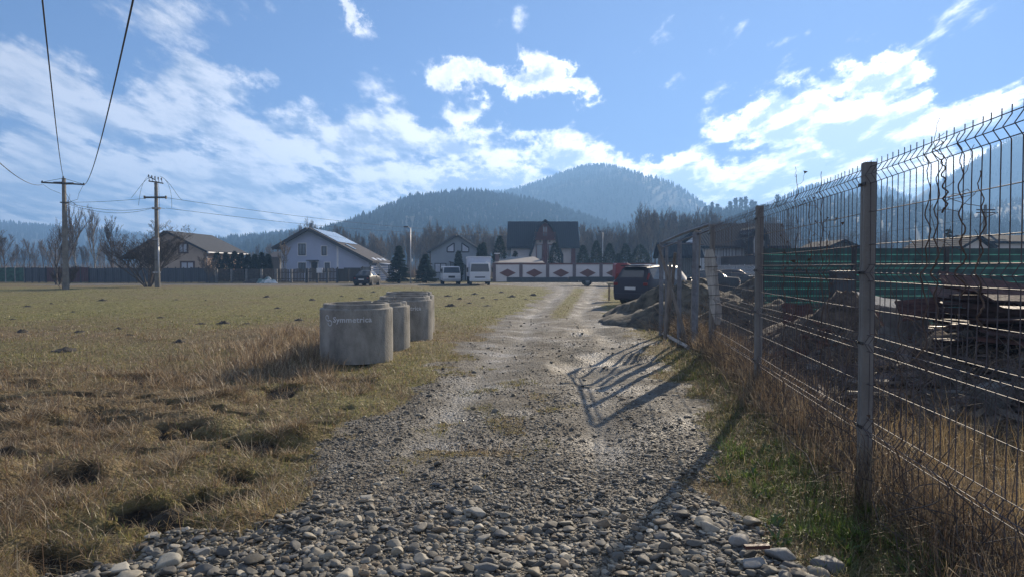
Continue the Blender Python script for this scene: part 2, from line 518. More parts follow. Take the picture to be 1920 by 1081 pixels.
def axis_pts(lo, hi, c0, c1, d0, gr):
    a = list(np.arange(c0, c1, d0))
    p = c1; d = d0
    while p < hi: a.append(p); d *= gr; p += d
    a.append(hi)
    b = []; p = c0; d = d0
    while p > lo:
        d *= gr; p -= d
        b.append(max(p, lo))
    return np.array(sorted(set(b)) + a)
def ground_mat():
    m, nt, b = nmat('ground_soil_gravel'); L = nt.links.new; N = nt.nodes.new
    tc = N('ShaderNodeTexCoord'); P = tc.outputs['Object']
    def noise(sc, det=6, ro=0.6, off=0):
        n = N('ShaderNodeTexNoise'); n.inputs['Scale'].default_value = sc; n.inputs['Detail'].default_value = det
        n.inputs['Roughness'].default_value = ro
        if off:
            mp = N('ShaderNodeMapping'); mp.inputs['Location'].default_value = (off, off, 0); L(P, mp.inputs[0]); L(mp.outputs[0], n.inputs['Vector'])
        else: L(P, n.inputs['Vector'])
        return n.outputs['Fac']
    def ramp(f, stops):
        r = N('ShaderNodeValToRGB'); e = r.color_ramp.elements
        e[0].position = stops[0][0]; e[0].color = (*stops[0][1], 1)
        e[1].position = stops[-1][0]; e[1].color = (*stops[-1][1], 1)
        for s in stops[1:-1]:
            q = e.new(s[0]); q.color = (*s[1], 1)
        L(f, r.inputs[0]); return r.outputs[0]
    def mix(f, a, c, bt='MIX'):
        n = N('ShaderNodeMix'); n.data_type = 'RGBA'; n.blend_type = bt
        if isinstance(f, float): n.inputs[0].default_value = f
        else: L(f, n.inputs[0])
        for s, v in ((n.inputs[6], a), (n.inputs[7], c)):
            if isinstance(v, tuple): s.default_value = v
            else: L(v, s)
        return n.outputs[2]
    ra = N('ShaderNodeAttribute'); ra.attribute_name = 'road'
    ga = N('ShaderNodeAttribute'); ga.attribute_name = 'green'
    # grass soil
    straw = ramp(noise(9, 8, .7), [(.3, (.052, .038, .022)), (.5, (.165, .122, .065)), (.72, (.34, .27, .16))])
    green = ramp(noise(7, 8, .7, 3.0), [(.3, (.055, .055, .022)), (.5, (.18, .168, .060)), (.72, (.36, .31, .13))])
    gm = N('ShaderNodeMath'); gm.operation = 'ADD'
    gn = N('ShaderNodeMapRange'); L(noise(.8, 6, .7, 9.0), gn.inputs[0]); gn.inputs[1].default_value = .3; gn.inputs[2].default_value = .7
    gn.inputs[3].default_value = -.45; gn.inputs[4].default_value = .45
    gm.use_clamp = True
    L(ga.outputs['Fac'], gm.inputs[0]); L(gn.outputs[0], gm.inputs[1])
    grass = mix(gm.outputs[0], straw, green)
    # gravel
    v1 = N('ShaderNodeTexVoronoi'); v1.inputs['Scale'].default_value = 26; L(P, v1.inputs['Vector'])
    v2 = N('ShaderNodeTexVoronoi'); v2.inputs['Scale'].default_value = 62; L(P, v2.inputs['Vector'])
    s1 = N('ShaderNodeSeparateColor'); L(v1.outputs['Color'], s1.inputs[0])
    s2 = N('ShaderNodeSeparateColor'); L(v2.outputs['Color'], s2.inputs[0])
    pc1 = ramp(s1.outputs[0], [(0, (.05, .045, .037)), (.6, (.12, .11, .09)), (1, (.27, .25, .21))])
    pc2 = ramp(s2.outputs[0], [(0, (.055, .05, .04)), (.6, (.115, .105, .085)), (1, (.22, .205, .17))])
    mud = ramp(noise(3.2, 9, .68), [(.32, (.055, .046, .034)), (.46, (.125, .108, .082)), (.56, (.19, .17, .135)), (.7, (.26, .24, .20))])
    peb = mix(0.5, pc1, pc2)
    mf = ramp(noise(1.7, 5, .6, 20), [(.36, (0, 0, 0)), (.52, (1, 1, 1))])
    grav = mix(mf, peb, mud)
    ru = N('ShaderNodeAttribute'); ru.attribute_name = 'rut'
    r1 = N('ShaderNodeMath'); r1.operation = 'MULTIPLY_ADD'; L(noise(4, 6, .7, 51), r1.inputs[0]); r1.inputs[1].default_value = 1.2; r1.inputs[2].default_value = -.6
    r2 = N('ShaderNodeMath'); r2.operation = 'ADD'; r2.use_clamp = True; L(ru.outputs['Fac'], r2.inputs[0]); L(r1.outputs[0], r2.inputs[1])
    r3 = N('ShaderNodeMath'); r3.operation = 'MULTIPLY'; r3.use_clamp = True; L(r2.outputs[0], r3.inputs[0]); L(ru.outputs['Fac'], r3.inputs[1])
    comp = ramp(noise(11, 8, .7, 60), [(.3, (.11, .10, .082)), (.5, (.20, .186, .158)), (.7, (.29, .275, .24))])
    grav = mix(r3.outputs[0], grav, comp)
    # mask with ragged edges
    ad = N('ShaderNodeMath'); ad.operation = 'ADD'
    nn = N('ShaderNodeMapRange'); L(noise(5, 7, .7, 5), nn.inputs[0]); nn.inputs[1].default_value = .3; nn.inputs[2].default_value = .7
    nn.inputs[3].default_value = -.45; nn.inputs[4].default_value = .45
    L(ra.outputs['Fac'], ad.inputs[0]); L(nn.outputs[0], ad.inputs[1])
    ms = N('ShaderNodeMapRange'); ms.interpolation_type = 'SMOOTHSTEP'; L(ad.outputs[0], ms.inputs[0])
    ms.inputs[1].default_value = .38; ms.inputs[2].default_value = .62
    ya = N('ShaderNodeAttribute'); ya.attribute_name = 'yard'
    soil = ramp(noise(6, 8, .7, 12), [(.3, (.022, .018, .013)), (.55, (.055, .045, .032)), (.75, (.12, .10, .07))])
    yn = N('ShaderNodeMath'); yn.operation = 'MULTIPLY_ADD'; L(noise(2.5, 6, .7, 33), yn.inputs[0]); yn.inputs[1].default_value = .9; yn.inputs[2].default_value = -.45
    y2 = N('ShaderNodeMath'); y2.operation = 'ADD'; y2.use_clamp = True; L(ya.outputs['Fac'], y2.inputs[0]); L(yn.outputs[0], y2.inputs[1])
    y3 = N('ShaderNodeMath'); y3.operation = 'MULTIPLY'; L(y2.outputs[0], y3.inputs[0]); L(ya.outputs['Fac'], y3.inputs[1])
    grass = mix(y3.outputs[0], grass, soil)
    col = mix(ms.outputs[0], grass, grav)
    L(col, b.inputs['Base Color'])
    # wet ruts
    wet = N('ShaderNodeMapRange'); L(noise(.9, 6, .6, 30), wet.inputs[0]); wet.inputs[1].default_value = .45; wet.inputs[2].default_value = .62
    wet.inputs[3].default_value = .85; wet.inputs[4].default_value = .42
    rm = N('ShaderNodeMix'); rm.data_type = 'FLOAT'; L(ms.outputs[0], rm.inputs[0]); rm.inputs[2].default_value = .95; L(wet.outputs[0], rm.inputs[3])
    L(rm.outputs[0], b.inputs['Roughness'])
    b.inputs['Specular IOR Level'].default_value = 0.25
    # bump
    h1 = N('ShaderNodeMath'); h1.operation = 'MULTIPLY'; L(v1.outputs['Distance'], h1.inputs[0]); h1.inputs[1].default_value = -1.2
    h2 = N('ShaderNodeMath'); h2.operation = 'MULTIPLY'; L(v2.outputs['Distance'], h2.inputs[0]); h2.inputs[1].default_value = -.5
    h3 = N('ShaderNodeMath'); h3.operation = 'ADD'; L(h1.outputs[0], h3.inputs[0]); L(h2.outputs[0], h3.inputs[1])
    h4 = N('ShaderNodeMath'); h4.operation = 'MULTIPLY_ADD'; L(noise(14, 6, .7), h4.inputs[0]); h4.inputs[1].default_value = 1.6; L(h3.outputs[0], h4.inputs[2])
    bp = N('ShaderNodeBump'); bp.inputs['Strength'].default_value = 1.0; bp.inputs['Distance'].default_value = 0.03
    L(h4.outputs[0], bp.inputs['Height']); L(bp.outputs[0], b.inputs['Normal'])
    return m
def green_f(x, y):
    g = 0.08+0.32*sstep(y, 8, 16)+.45*sstep(y, 15, 25) + 0.25*np.exp(-((y-12)/2.5)**2)*sstep(-x, 1, 5)
    g = g + (fbm(x/2.6+7, y/5, 4, 55)-.5)*0.9
    g = g - 0.5*sstep(y, 50, 57)
    g = g + 0.55*sstep(x, 1.3, 1.8)*sstep(9-y, 0, 3)
    g = g + 0.25*np.exp(-((x-np.interp(y, RY, RXL)+0.6)/0.6)**2)
    g = g - 0.35*np.exp(-((y-16)/3)**2)*sstep(-x, -1, 4)
    return np.clip(g, 0, 1)
GM = ground_mat()
gx = axis_pts(-2090, 2090, -3.0, 4.2, 0.045, 1.030)
gy = axis_pts(-300, 1890, 2.6, 8.0, 0.045, 1.022)
XX, YY = np.meshgrid(gx, gy)
xf, yf = XX.ravel(), YY.ravel()
nx, ny = len(gx), len(gy)
idx = np.arange(nx*ny).reshape(ny, nx)
Q = np.stack([idx[:-1, :-1].ravel(), idx[:-1, 1:].ravel(), idx[1:, 1:].ravel(), idx[1:, :-1].ravel()], 1)
rmk = road_mask(xf, yf)
hh = H(xf, yf); gf = green_f(xf, yf)
yd = sstep(xf-(2.55+.137*(yf-4.9)), -.75, .1)*sstep(24-yf, 0, 4)*sstep(16-xf, 0, 4)
yd = np.maximum(yd, 1.4*holes(xf, yf))
fm = rmk[Q].mean(axis=1) > 0.5
for nm_, sel_ in (('ground', ~fm), ('road', fm)):
    q_ = Q[sel_]; used_, inv_ = np.unique(q_, return_inverse=True)
    o_ = np_mesh(nm_, np.stack([xf, yf, hh], 1)[used_], inv_.reshape(-1, 4), GM, smooth=True, attrs={'road': rmk[used_], 'green': gf[used_], 'yard': yd[used_], 'rut': rut_f(xf, yf)[used_]})
    tag(o_, kind='structure')
HAZE_D = 0.0010; HAZE_C = (.28, .54, 1.0)
# ================================================================ hills and forests
M_hill = pm('hill_floor', (.030, .036, .024), .4, .02, .95, c2=(.05, .052, .034))
M_hill_b = pm('hill_brown', (.10, .085, .06), .3, .02, .95, c2=(.16, .14, .09))
M_snow = pm('far_snow_rock', (.35, .38, .42), .3, .004, .9, c2=(.8, .82, .85))
CONIF = leafm('far_conifer', attr=True, trans=0.0, gloss=0.0)

def hill(name, prof, D, front, back, mat, nsx=160, rough=1.0, seed=0, forest=None, side=0.0):
    """a ridge at distance D whose crest follows the heights read from the photo; real depth in front and behind"""
    px = np.array([p[0] for p in prof], float); py = np.array([p[1] for p in prof], float)
    hx = np.array([WX(a, D) for a in px]); hz = np.array([WZ(b+(5800/D if forest is None else 0), D) for b in py])
    xs = np.linspace(hx[0], hx[-1], nsx)
    ts = np.concatenate([np.linspace(-1, 0, 26), np.linspace(0, 1, 14)[1:]])
    X, T = np.meshgrid(xs, ts)
    crest = np.interp(X, hx, hz)
    Y = D + np.where(T < 0, T*front, T*back)
    s = np.where(T < 0, 1-np.abs(T)**1.6, 1-np.abs(T)**1.5)
    n = (fbm(X/(D*.09)+seed, Y/(D*.09), 4, seed)-.5)*crest*0.38*rough*(1-np.exp(-(T/.25)**2))
    Z = crest*s+n*np.clip(s+.1, 0, 1)
    Z = np.where(np.abs(T) > .99, -4, Z)
    V = np.stack([X.ravel(), Y.ravel(), Z.ravel()], 1)
    ni, nj = X.shape
    idx = np.arange(ni*nj).reshape(ni, nj)
    q = np.stack([idx[:-1, :-1].ravel(), idx[:-1, 1:].ravel(), idx[1:, 1:].ravel(), idx[1:, :-1].ravel()], 1)
    o = np_mesh(name, V, q, mat, smooth=True); tag(o, kind='structure')
    def zf(x, y):
        t = np.where(y < D, (y-D)/front, (y-D)/back)
        c = np.interp(x, hx, hz); ss = np.where(t < 0, 1-np.abs(t)**1.6, 1-np.abs(t)**1.5)
        nn = (fbm(x/(D*.09)+seed, y/(D*.09), 4, seed)-.5)*c*0.38*rough*(1-np.exp(-(t/.25)**2))
        return c*ss+nn*np.clip(ss+.1, 0, 1)
    return zf, hx
def cone_forest(name, P, Hh, label, sides=5, layers=3, wid=.26, cbase=(.020, .028, .018), seed=0, jit=.5):
    """many small spruces as one far-off wood"""
    r = np.random.default_rng(seed)
    n = len(P); Vs = []; Ts = []; Cs = []; base = 0
    k = sides
    for l in range(layers):
        z0 = Hh*(0.08+0.27*l); z1 = Hh*np.minimum(1.0, 0.50+0.25*l+0.02)
        rad = Hh*wid*(1-0.26*l)
        ang = r.uniform(0, 6.28, n)
        ring = []
        for i in range(k):
            a = ang+6.283*i/k
            rr = rad*r.uniform(1-jit, 1+jit*.3, n)
            ring.append(np.stack([P[:, 0]+np.cos(a)*rr, P[:, 1]+np.sin(a)*rr, P[:, 2]+z0*r.uniform(.8, 1.15, n)], 1))
        ap = np.stack([P[:, 0]+r.normal(0, .01, n)*Hh, P[:, 1], P[:, 2]+z1], 1)
        V = np.stack(ring+[ap], 1)          # n,k+1,3
        idx = np.arange(n)[:, None, None]*(k+1)+base
        T = np.array([[i, (i+1) % k, k] for i in range(k)])[None]+idx
        Vs.append(V.reshape(-1, 3)); Ts.append(T.reshape(-1, 3)); base += n*(k+1)
        c = np.array(cbase)[None]*r.uniform(.85, 1.2, n)[:, None]
        Cs.append(np.repeat(c, k+1, 0))
    o = np_mesh(name, np.concatenate(Vs), np.concatenate(Ts), CONIF, col=np.concatenate(Cs))
    tag(o, label, 'forest', kind='stuff')
    return o
def scatter_hill(zf, hx, D, t0, t1, n, seed=0, xr=None):
    r = np.random.default_rng(seed)
    x = r.uniform(hx[0] if xr is None else xr[0], hx[-1] if xr is None else xr[1], n)
    y = D + r.uniform(t0, t1, n)
    z = zf(x, y)
    return np.stack([x, y, z-.3], 1)

# the high wooded peak straight ahead
D = 1180
zf, hx = hill('main_peak', [(700,470),(760,430),(820,392),(870,372),(900,364),(950,360),(985,350),(1020,338),(1060,323),(1090,315),(1125,311),(1150,316),(1180,330),(1220,349),(1260,375),(1285,392),(1330,415),(1400,450)], D, 480, 400, M_hill, seed=3)
P = scatter_hill(zf, hx, D, -450, 50, 6000, 1); Hh = np.random.default_rng(4).uniform(5, 9.5, len(P))
cone_forest('peak_forest', P, Hh, 'hazy blue conifer forest covering the high peak in the middle distance', seed=5)
r_ = np.random.default_rng(8); x_ = r_.uniform(WX(870, D), WX(1140, D), 110); cr = np.stack([x_, D+r_.uniform(-12, 8, 110), zf(x_, np.full(110, D))-.5], 1)
cone_forest('ridge_forest', cr, r_.uniform(6, 11, 110), 'sparse row of taller spruces on the left shoulder of the high peak', seed=9, wid=.17)
# darker wooded hill in front of it
D = 700
zf, hx = hill('wooded_hill', [(560,470),(600,455),(640,437),(680,425),(710,412),(735,400),(760,386),(790,376),(820,371),(870,368),(930,369),(970,374),(1010,383),(1050,397),(1090,412),(1140,432),(1200,455)], D, 330, 250, M_hill, seed=13)
P = scatter_hill(zf, hx, D, -318, 30, 5200, 21); Hh = np.random.default_rng(14).uniform(5, 9.5, len(P))
cone_forest('hill_forest', P, Hh, 'dark blue green forest on the rounded hill in front of the high peak', seed=15)
# low spur right of the peak, pale field patch below
D = 900
zf, hx = hill('low_spur', [(1080,440),(1120,425),(1160,405),(1200,392),(1235,388),(1270,400),(1310,418),(1380,440)], D, 300, 220, M_hill, seed=23)
P = scatter_hill(zf, hx, D, -285, 20, 2200, 22); Hh = np.random.default_rng(24).uniform(6, 10, len(P))
cone_forest('spur_forest', P, Hh, 'blue forest on the low spur at the right foot of the peak', seed=25)
# far left low ridge
D = 1150
zf, hx = hill('left_ridge', [(-500,430),(-300,405),(-100,412),(0,416),(40,418),(80,424),(130,427),(190,430),(250,437),(330,446),(400,452),(470,470),(520,480)], D, 560, 330, M_hill, seed=33, nsx=220)
P = scatter_hill(zf, hx, D, -520, 30, 6500, 23); Hh = np.random.default_rng(34).uniform(6, 11, len(P))
cone_forest('left_forest', P, Hh, 'blue forest on the long low ridge at the far left', seed=35)
# ridge between the brown and the blue house
D = 800
zf, hx = hill('middle_ridge', [(380,490),(430,468),(470,460),(505,452),(540,443),(575,438),(620,436),(660,434),(700,440),(760,455)], D, 370, 240, M_hill, seed=43)
P = scatter_hill(zf, hx, D, -350, 20, 3200, 24); Hh = np.random.default_rng(44).uniform(5, 9, len(P))
cone_forest('middle_forest', P, Hh, 'blue green forest on the ridge behind the grey blue house', seed=45)
# snowy summit far away
D = 1560
hill('snowy_summit', [(380,470),(405,455),(425,452),(450,455),(470,448),(485,445),(500,447),(520,452),(560,462)], D, 200, 200, M_snow, seed=53, nsx=60, forest=0)
# right: wooded foothill with tall conifers
D = 480
zf, hx = hill('foothill', [(1150,470),(1200,450),(1250,425),(1290,405),(1330,397),(1370,392),(1410,391),(1450,388),(1500,378),(1540,368),(1600,380),(1650,395),(1700,420),(1770,438),(1850,450)], D, 230, 180, M_hill, seed=63)
P = scatter_hill(zf, hx, D, -225, 20, 3400, 25); Hh = np.random.default_rng(64).uniform(4, 8, len(P))
cone_forest('foothill_forest', P, Hh, 'dark forest on the near foothill behind the wire fence', seed=65)
foot_z = zf
# peak right of the first fence post
D = 1250
zf, hx = hill('right_peak', [(1380,420),(1440,388),(1480,362),(1510,350),(1535,346),(1560,352),(1590,363),(1620,372),(1660,372),(1690,378),(1715,383),(1740,395),(1800,420)], D, 450, 380, M_hill, seed=73)
P = scatter_hill(zf, hx, D, -430, 20, 4000, 26); Hh = np.random.default_rng(74).uniform(6, 11, len(P))
cone_forest('right_peak_forest', P, Hh, 'pale blue forest on the rounded peak seen through the wire fence', seed=75)
# big hazy mountain at the right edge
D = 860
zf, hx = hill('hazy_mountain', [(1640,430),(1700,392),(1740,355),(1780,325),(1820,300),(1860,272),(1900,250),(1940,236),(2000,232),(2100,236),(2250,270),(2500,380)], D, 250, 230, M_hill, seed=83)
P = scatter_hill(zf, hx, D, -240, 20, 4200, 27); Hh = np.random.default_rng(84).uniform(3.5, 6, len(P))
cone_forest('mountain_forest', P, Hh, 'very pale forest on the big hazy mountain at the right edge', seed=85)
# brown slope at the right
D = 500
zf, hx = hill('brown_slope', [(1640,450),(1700,432),(1740,420),(1790,402),(1840,385),(1880,372),(1920,362),(2000,345),(2150,330),(2400,360)], D, 240, 90, M_hill_b, seed=93)
P = scatter_hill(zf, hx, D, -220, 20, 1700, 28); Hh = np.random.default_rng(94).uniform(3, 7, len(P))
cone_forest('slope_wood', P, Hh, 'thin brown wood on the slope at the right edge below the hazy mountain', seed=95, cbase=(.06, .05, .036))
# pale meadow at the foot of the peak
D = 800
hill('pale_meadow', [(1090,440),(1130,432),(1170,424),(1210,420),(1250,418),(1290,422),(1330,432)], D, 260, 60, pm('meadow_pale', (.42, .36, .25), .15, .05, .95), seed=103, nsx=50, rough=.3, forest=0)

# ================================================================ trees
M_bark = pm('bark_grey_brown', (.085, .070, .058), .35, 6, .9, bump=.4)
M_bark_b = pm('bark_birch', (.24, .22, .19), .3, 5, .8, c2=(.42, .40, .37))
M_twig = pm('twigs_brown', (.105, .082, .066), .3, 1.5, .9)
M_twig_r = pm('twigs_tan', (.17, .125, .085), .3, 1.5, .9)
M_twig_d = pm('twigs_dark', (.075, .060, .050), .3, 1.5, .9)
def grow(tr, tw, p, d, L, r, depth, rnd, up, spread, n_tw, minr):
    pts = [p]; rad = [r]; q = p.copy(); dd = d.copy(); segs = 3
    for i in range(segs):
        dd = (dd+Vector((rnd.gauss(0, .10), rnd.gauss(0, .10), rnd.gauss(0, .05)+up))).normalized()
        q = q+dd*(L/segs); pts.append(q.copy()); rad.append(r*(1-.5*(i+1)/segs))
    (tr if depth <= 1 else tw).tube(pts, [max(x, minr) for x in rad], 5 if depth == 0 else 3, cap=False)
    if depth >= 4: return
    nb = [7, 5, 4, 3][depth] if n_tw is None else n_tw[depth]
    for i in range(nb):
        t = (.25 if depth == 0 else .2)+.8*(i+rnd.random()*.6)/nb
        t = min(t, .99); k = min(int(t*segs), segs-1); f = t*segs-k
        b = pts[k].lerp(pts[k+1], f)
        az = rnd.uniform(0, 6.283)
        side = Vector((math.cos(az), math.sin(az), 0))
        ax = (dd*(1-spread)+side*spread+Vector((0, 0, .25))).normalized()
        grow(tr, tw, b, ax, L*rnd.uniform(.45, .70)*(1.12-.5*t), r*.5*(1-.4*t)+.002, depth+1, rnd, up, spread, n_tw, minr)
def bare_tree_meshes(seed, h, spread=.5, up=.05, stems=1, n_tw=None, r0=None, minr=.012, lean=.1):
    rnd = random.Random(seed); tr = MB(); tw = MB()
    for s in range(stems):
        a = rnd.uniform(0, 6.28); k = lean if stems > 1 else .03
        d = Vector((math.cos(a)*k*rnd.uniform(.5, 1.6), math.sin(a)*k*rnd.uniform(.5, 1.6), 1)).normalized()
        b = Vector((math.cos(a)*.15, math.sin(a)*.15, -.1)) if stems > 1 else Vector((0, 0, -.1))
        grow(tr, tw, b, d, h*rnd.uniform(.68, .8) if stems == 1 else h*rnd.uniform(.5, .75), (r0 or h*.014)*(1 if stems == 1 else .7), 0, rnd, up, spread, n_tw, minr)
    return tr, tw
def bare_tree(name, label, cat, loc, seed, h, group=None, bark=M_bark, twig=M_twig, **k):
    t = thing(name, label, cat, loc, random.Random(seed).uniform(0, 6.28), group)
    a, b = bare_tree_meshes(seed, h, **k)
    a.build('trunk', bark, t, smooth=True); b.build('crown', twig, t)
    return t
# wood behind the houses : one prototype of each build, then copies
WG = 'bare trees of the wood behind the houses'
WL = 'bare leafless tree in the dense grey wood behind the houses'
protos = []
for k in range(6):
    tw = [M_twig, M_twig_r, M_twig, M_twig, M_twig_r, M_twig][k]
    protos.append(bare_tree('bare_tree', WL, 'tree', (0, 0, 0), 100+k, 10.5, WG, twig=tw, spread=.30+.06*(k % 3), up=.15, minr=.013, n_tw=[10, 6, 5, 3]))
used = set()
rw = random.Random(5)
spots = []
# (x range px, distance, top height px range, count)
WLAB = ['bare grey tree of the wood between the grey gabled house and the red house', 'bare tree of the wood just right of the red house, over the thujas', 'bare tree of the wood above the gate frame and the soil mound', 'bare tree of the wood between the blue house and the grey house', 'bare tree of the wood behind the dark roofed house', 'bare leafless tree in the thin wood beyond the left fences', 'bare tree behind the row of thujas left of the blue house', 'bare tree whose thin top shows above the blue house roof', 'bare tree hidden mostly behind the big roof of the red house', 'bare tree of the wood seen through the wire above the green fence']
for wi, (x0, x1, Y0, Y1, ytop, n) in enumerate([(775,960,112,150,438,34),(1085,1215,112,150,436,30),(1190,1345,112,155,413,34),(640,775,120,160,448,24),(1340,1480,130,160,420,16),(-40,240,120,160,462,22),(395,530,130,160,468,12),(545,660,125,150,428,7),(960,1090,120,150,445,10),(1480,1700,130,165,445,10)]):
    for i in range(n):
        px = x0+(x1-x0)*(i+rw.random())/n; Y = rw.uniform(Y0, Y1)
        z = WZ(ytop+rw.uniform(-6, 14), Y)
        spots.append((WX(px, Y), Y, z, wi))
for i, (x, y, z, wi) in enumerate(spots):
    k = i % 6
    o = protos[k] if k not in used else copy_tree(protos[k])
    used.add(k)
    o.location = (x, y, 0); s = z/10.0
    o.scale = (s, s, s); o.rotation_euler = (0, 0, rw.uniform(0, 6.28))
    o['label'] = WLAB[wi]; o['group'] = 'bare trees beyond the left fences' if wi == 5 else WG
print('wood', len(spots))
# brush at the foot of the wood (one mass of twigs)
def brush(name, label, x0, x1, y0, y1, n, hmin, hmax, col, seed=1, wid=.02):
    r = np.random.default_rng(seed)
    x = r.uniform(x0, x1, n); y = r.uniform(y0, y1, n)
    blades(name, label, x, y, r.uniform(hmin, hmax, n), r.uniform(.0, .35, n), r.uniform(-.2, .4, n), np.full(n, wid), col, seed=seed, cat='brush')
def blades(name, label, x, y, L, lean, bend, wid, col, seed=0, z=None, cat='grass', mat=None, az=None, cvar=.35, emb=.01):
    r = np.random.default_rng(seed+900)
    n = len(x)
    if z is None: z = H(x, y)
    if az is None: az = r.uniform(0, 6.283, n)
    d = np.stack([np.cos(az), np.sin(az), np.zeros(n)], 1)
    pa = az+1.57+r.uniform(-.9, .9, n)
    s = np.stack([np.cos(pa), np.sin(pa), np.zeros(n)], 1)*(wid/2)[:, None]
    up = np.array([0, 0, 1.0])
    b = np.stack([x, y, z-emb], 1)
    m = b+(L*.5)[:, None]*(up*np.cos(lean)[:, None]+d*np.sin(lean)[:, None])
    l2 = lean+bend
    t = m+(L*.5)[:, None]*(up*np.cos(l2)[:, None]+d*np.sin(l2)[:, None])
    V = np.stack([b-s, b+s, m-s*.8, m+s*.8, t], 1).reshape(-1, 3)
    i = np.arange(n)[:, None]*5
    T = np.concatenate([i+np.array([0, 1, 3]), i+np.array([0, 3, 2]), i+np.array([2, 3, 4])], 1).reshape(-1, 3)
    c = np.asarray(col, float)
    if c.ndim == 1: c = np.repeat(c[None], n, 0)
    c = c*r.uniform(1-cvar, 1+cvar, n)[:, None]
    o = np_mesh(name, V, T, mat or leafm('grass_blades', trans=.42), col=np.repeat(c, 5, 0))
    tag(o, label, cat, kind='stuff')
    return o
brush('brush', 'low grey brown brush at the foot of the wood behind the houses', -62, 60, 100, 112, 9000, .8, 3.2, (.10, .075, .055), 3, wid=.05)
brush('brush', 'brown bushes and weeds beyond the fences at the far left', -110, -44, 76, 100, 9000, .6, 2.6, (.11, .075, .05), 4, wid=.05)

# individual bare trees at the left
bare_tree('bare_tree', 'bare many-stemmed tree just left of the first utility pole', 'tree', at(108, 540, 62).xy.to_3d(), 201, 7.5, stems=4, lean=.28, spread=.45, up=.10, minr=.007, n_tw=[5, 4, 4, 3])
bare_tree('birch_tree', 'pale barked slender birch right of the first utility pole, left one of two', 'tree', (WX(148, 84), 84, 0), 202, 9.5, bark=M_bark_b, twig=M_twig_r, spread=.3, up=.14, minr=.007, n_tw=[11, 5, 4, 3])
bare_tree('birch_tree', 'pale barked slender birch right of the first utility pole, right one of two', 'tree', (WX(176, 84), 84, 0), 203, 9.2, bark=M_bark_b, twig=M_twig_r, spread=.32, up=.14, minr=.007, n_tw=[11, 5, 4, 3])
bare_tree('bare_tree', 'slim bare tree between the birches and the big shrub', 'tree', (WX(210, 88), 88, 0), 204, 8.0, spread=.35, up=.1, minr=.010, n_tw=[10, 6, 5, 3])
bare_tree('bare_tree', 'low bare tree at the far left edge before the green netting', 'tree', (WX(8, 90), 90, 0), 205, 6.5, spread=.5, minr=.010, n_tw=[10, 6, 5, 3])
bare_tree('bare_shrub', 'large dark spreading bare shrub beside the second utility pole', 'shrub', (WX(277, 55.5), 55.5, 0), 206, 6.2, stems=13, lean=.5, spread=.6, up=.02, minr=.008, n_tw=[6, 5, 4, 3], twig=M_twig_d, bark=M_twig_d)
bare_tree('bare_shrub', 'small dark shrub growing at the foot of the first utility pole', 'shrub', (WX(119, 49.5), 49.5, 0), 207, 2.0, stems=8, lean=.35, spread=.4, minr=.010, n_tw=[5, 4, 3, 2], twig=M_twig_d, bark=M_twig_d)
bare_tree('bare_shrub', 'small bare shrub before the brown house at the fence corner', 'shrub', (WX(396, 69.5), 69.5, 0), 208, 3.2, stems=5, lean=.35, spread=.5, minr=.012, n_tw=[5, 4, 3, 2])
bare_tree('bare_tree', 'thin young birch before the left end of the blue house', 'tree', (WX(536, 74), 74, 0), 209, 4.6, bark=M_bark_b, twig=M_twig_r, spread=.4, up=.08, minr=.012)

M_thuja = leafm('thuja_leaf', attr=True, trans=.15, gloss=.01)
def foliage_shell(n, prof, hgt, seed, size, col, droop=.0, lobes=0, inner=.55):
    """leaf-sized faces through the volume of a crown; prof(t)->radius"""
    r = np.random.default_rng(seed)
    t = r.uniform(0, 1, n)**.9
    a = r.uniform(0, 6.283, n)
    rad = np.array([prof(q) for q in t])
    k = r.uniform(inner, 1.0, n)**.5*(1+.10*np.sin(a*3+t*9+seed)+.08*np.sin(a*7+t*23))
    x = np.cos(a)*rad*k; y = np.sin(a)*rad*k; z = t*hgt - droop*rad*k
    P = np.stack([x, y, z], 1)
    out = np.stack([np.cos(a), np.sin(a), np.full(n, .3-droop)], 1)+r.normal(0, .45, (n, 3))
    out /= np.linalg.norm(out, axis=1)[:, None]
    s = np.cross(out, r.normal(0, 1, (n, 3))); s /= np.linalg.norm(s, axis=1)[:, None]
    sz = size*r.uniform(.6, 1.4, n)
    V = np.stack([P-s*(sz*.35)[:, None], P+s*(sz*.35)[:, None], P+out*sz[:, None]], 1).reshape(-1, 3)
    T = np.arange(3*n).reshape(-1, 3)
    c = np.array(col)[None]*r.uniform(.55, 1.5, n)[:, None]
    return V, T, np.repeat(c, 3, 0)
def thuja(label, px, Y, top, wpx, seed, proto=None, group='columnar thujas along the garden walls', base=0.0, cat='thuja'):
    h = WZ(top, Y)-base; w = wpx/F*Y/2
    t = thing('columnar_thuja', label, cat, (WX(px, Y), Y, base), 0, group)
    V, T, C = foliage_shell(1500, lambda q: w*min(1, (1-q)*2.4)**.7*(.75+.5*math.sin(min(q*2.2, 1.57))), h, seed, .24, (.030, .040, .022))
    np_mesh('foliage', V, T, M_thuja, col=C, parent=t)
    m = MB(); m.tube([(0, 0, 0), (0, 0, h*.8)], [.07, .02], 6); m.build('trunk', M_bark, t)
    return t
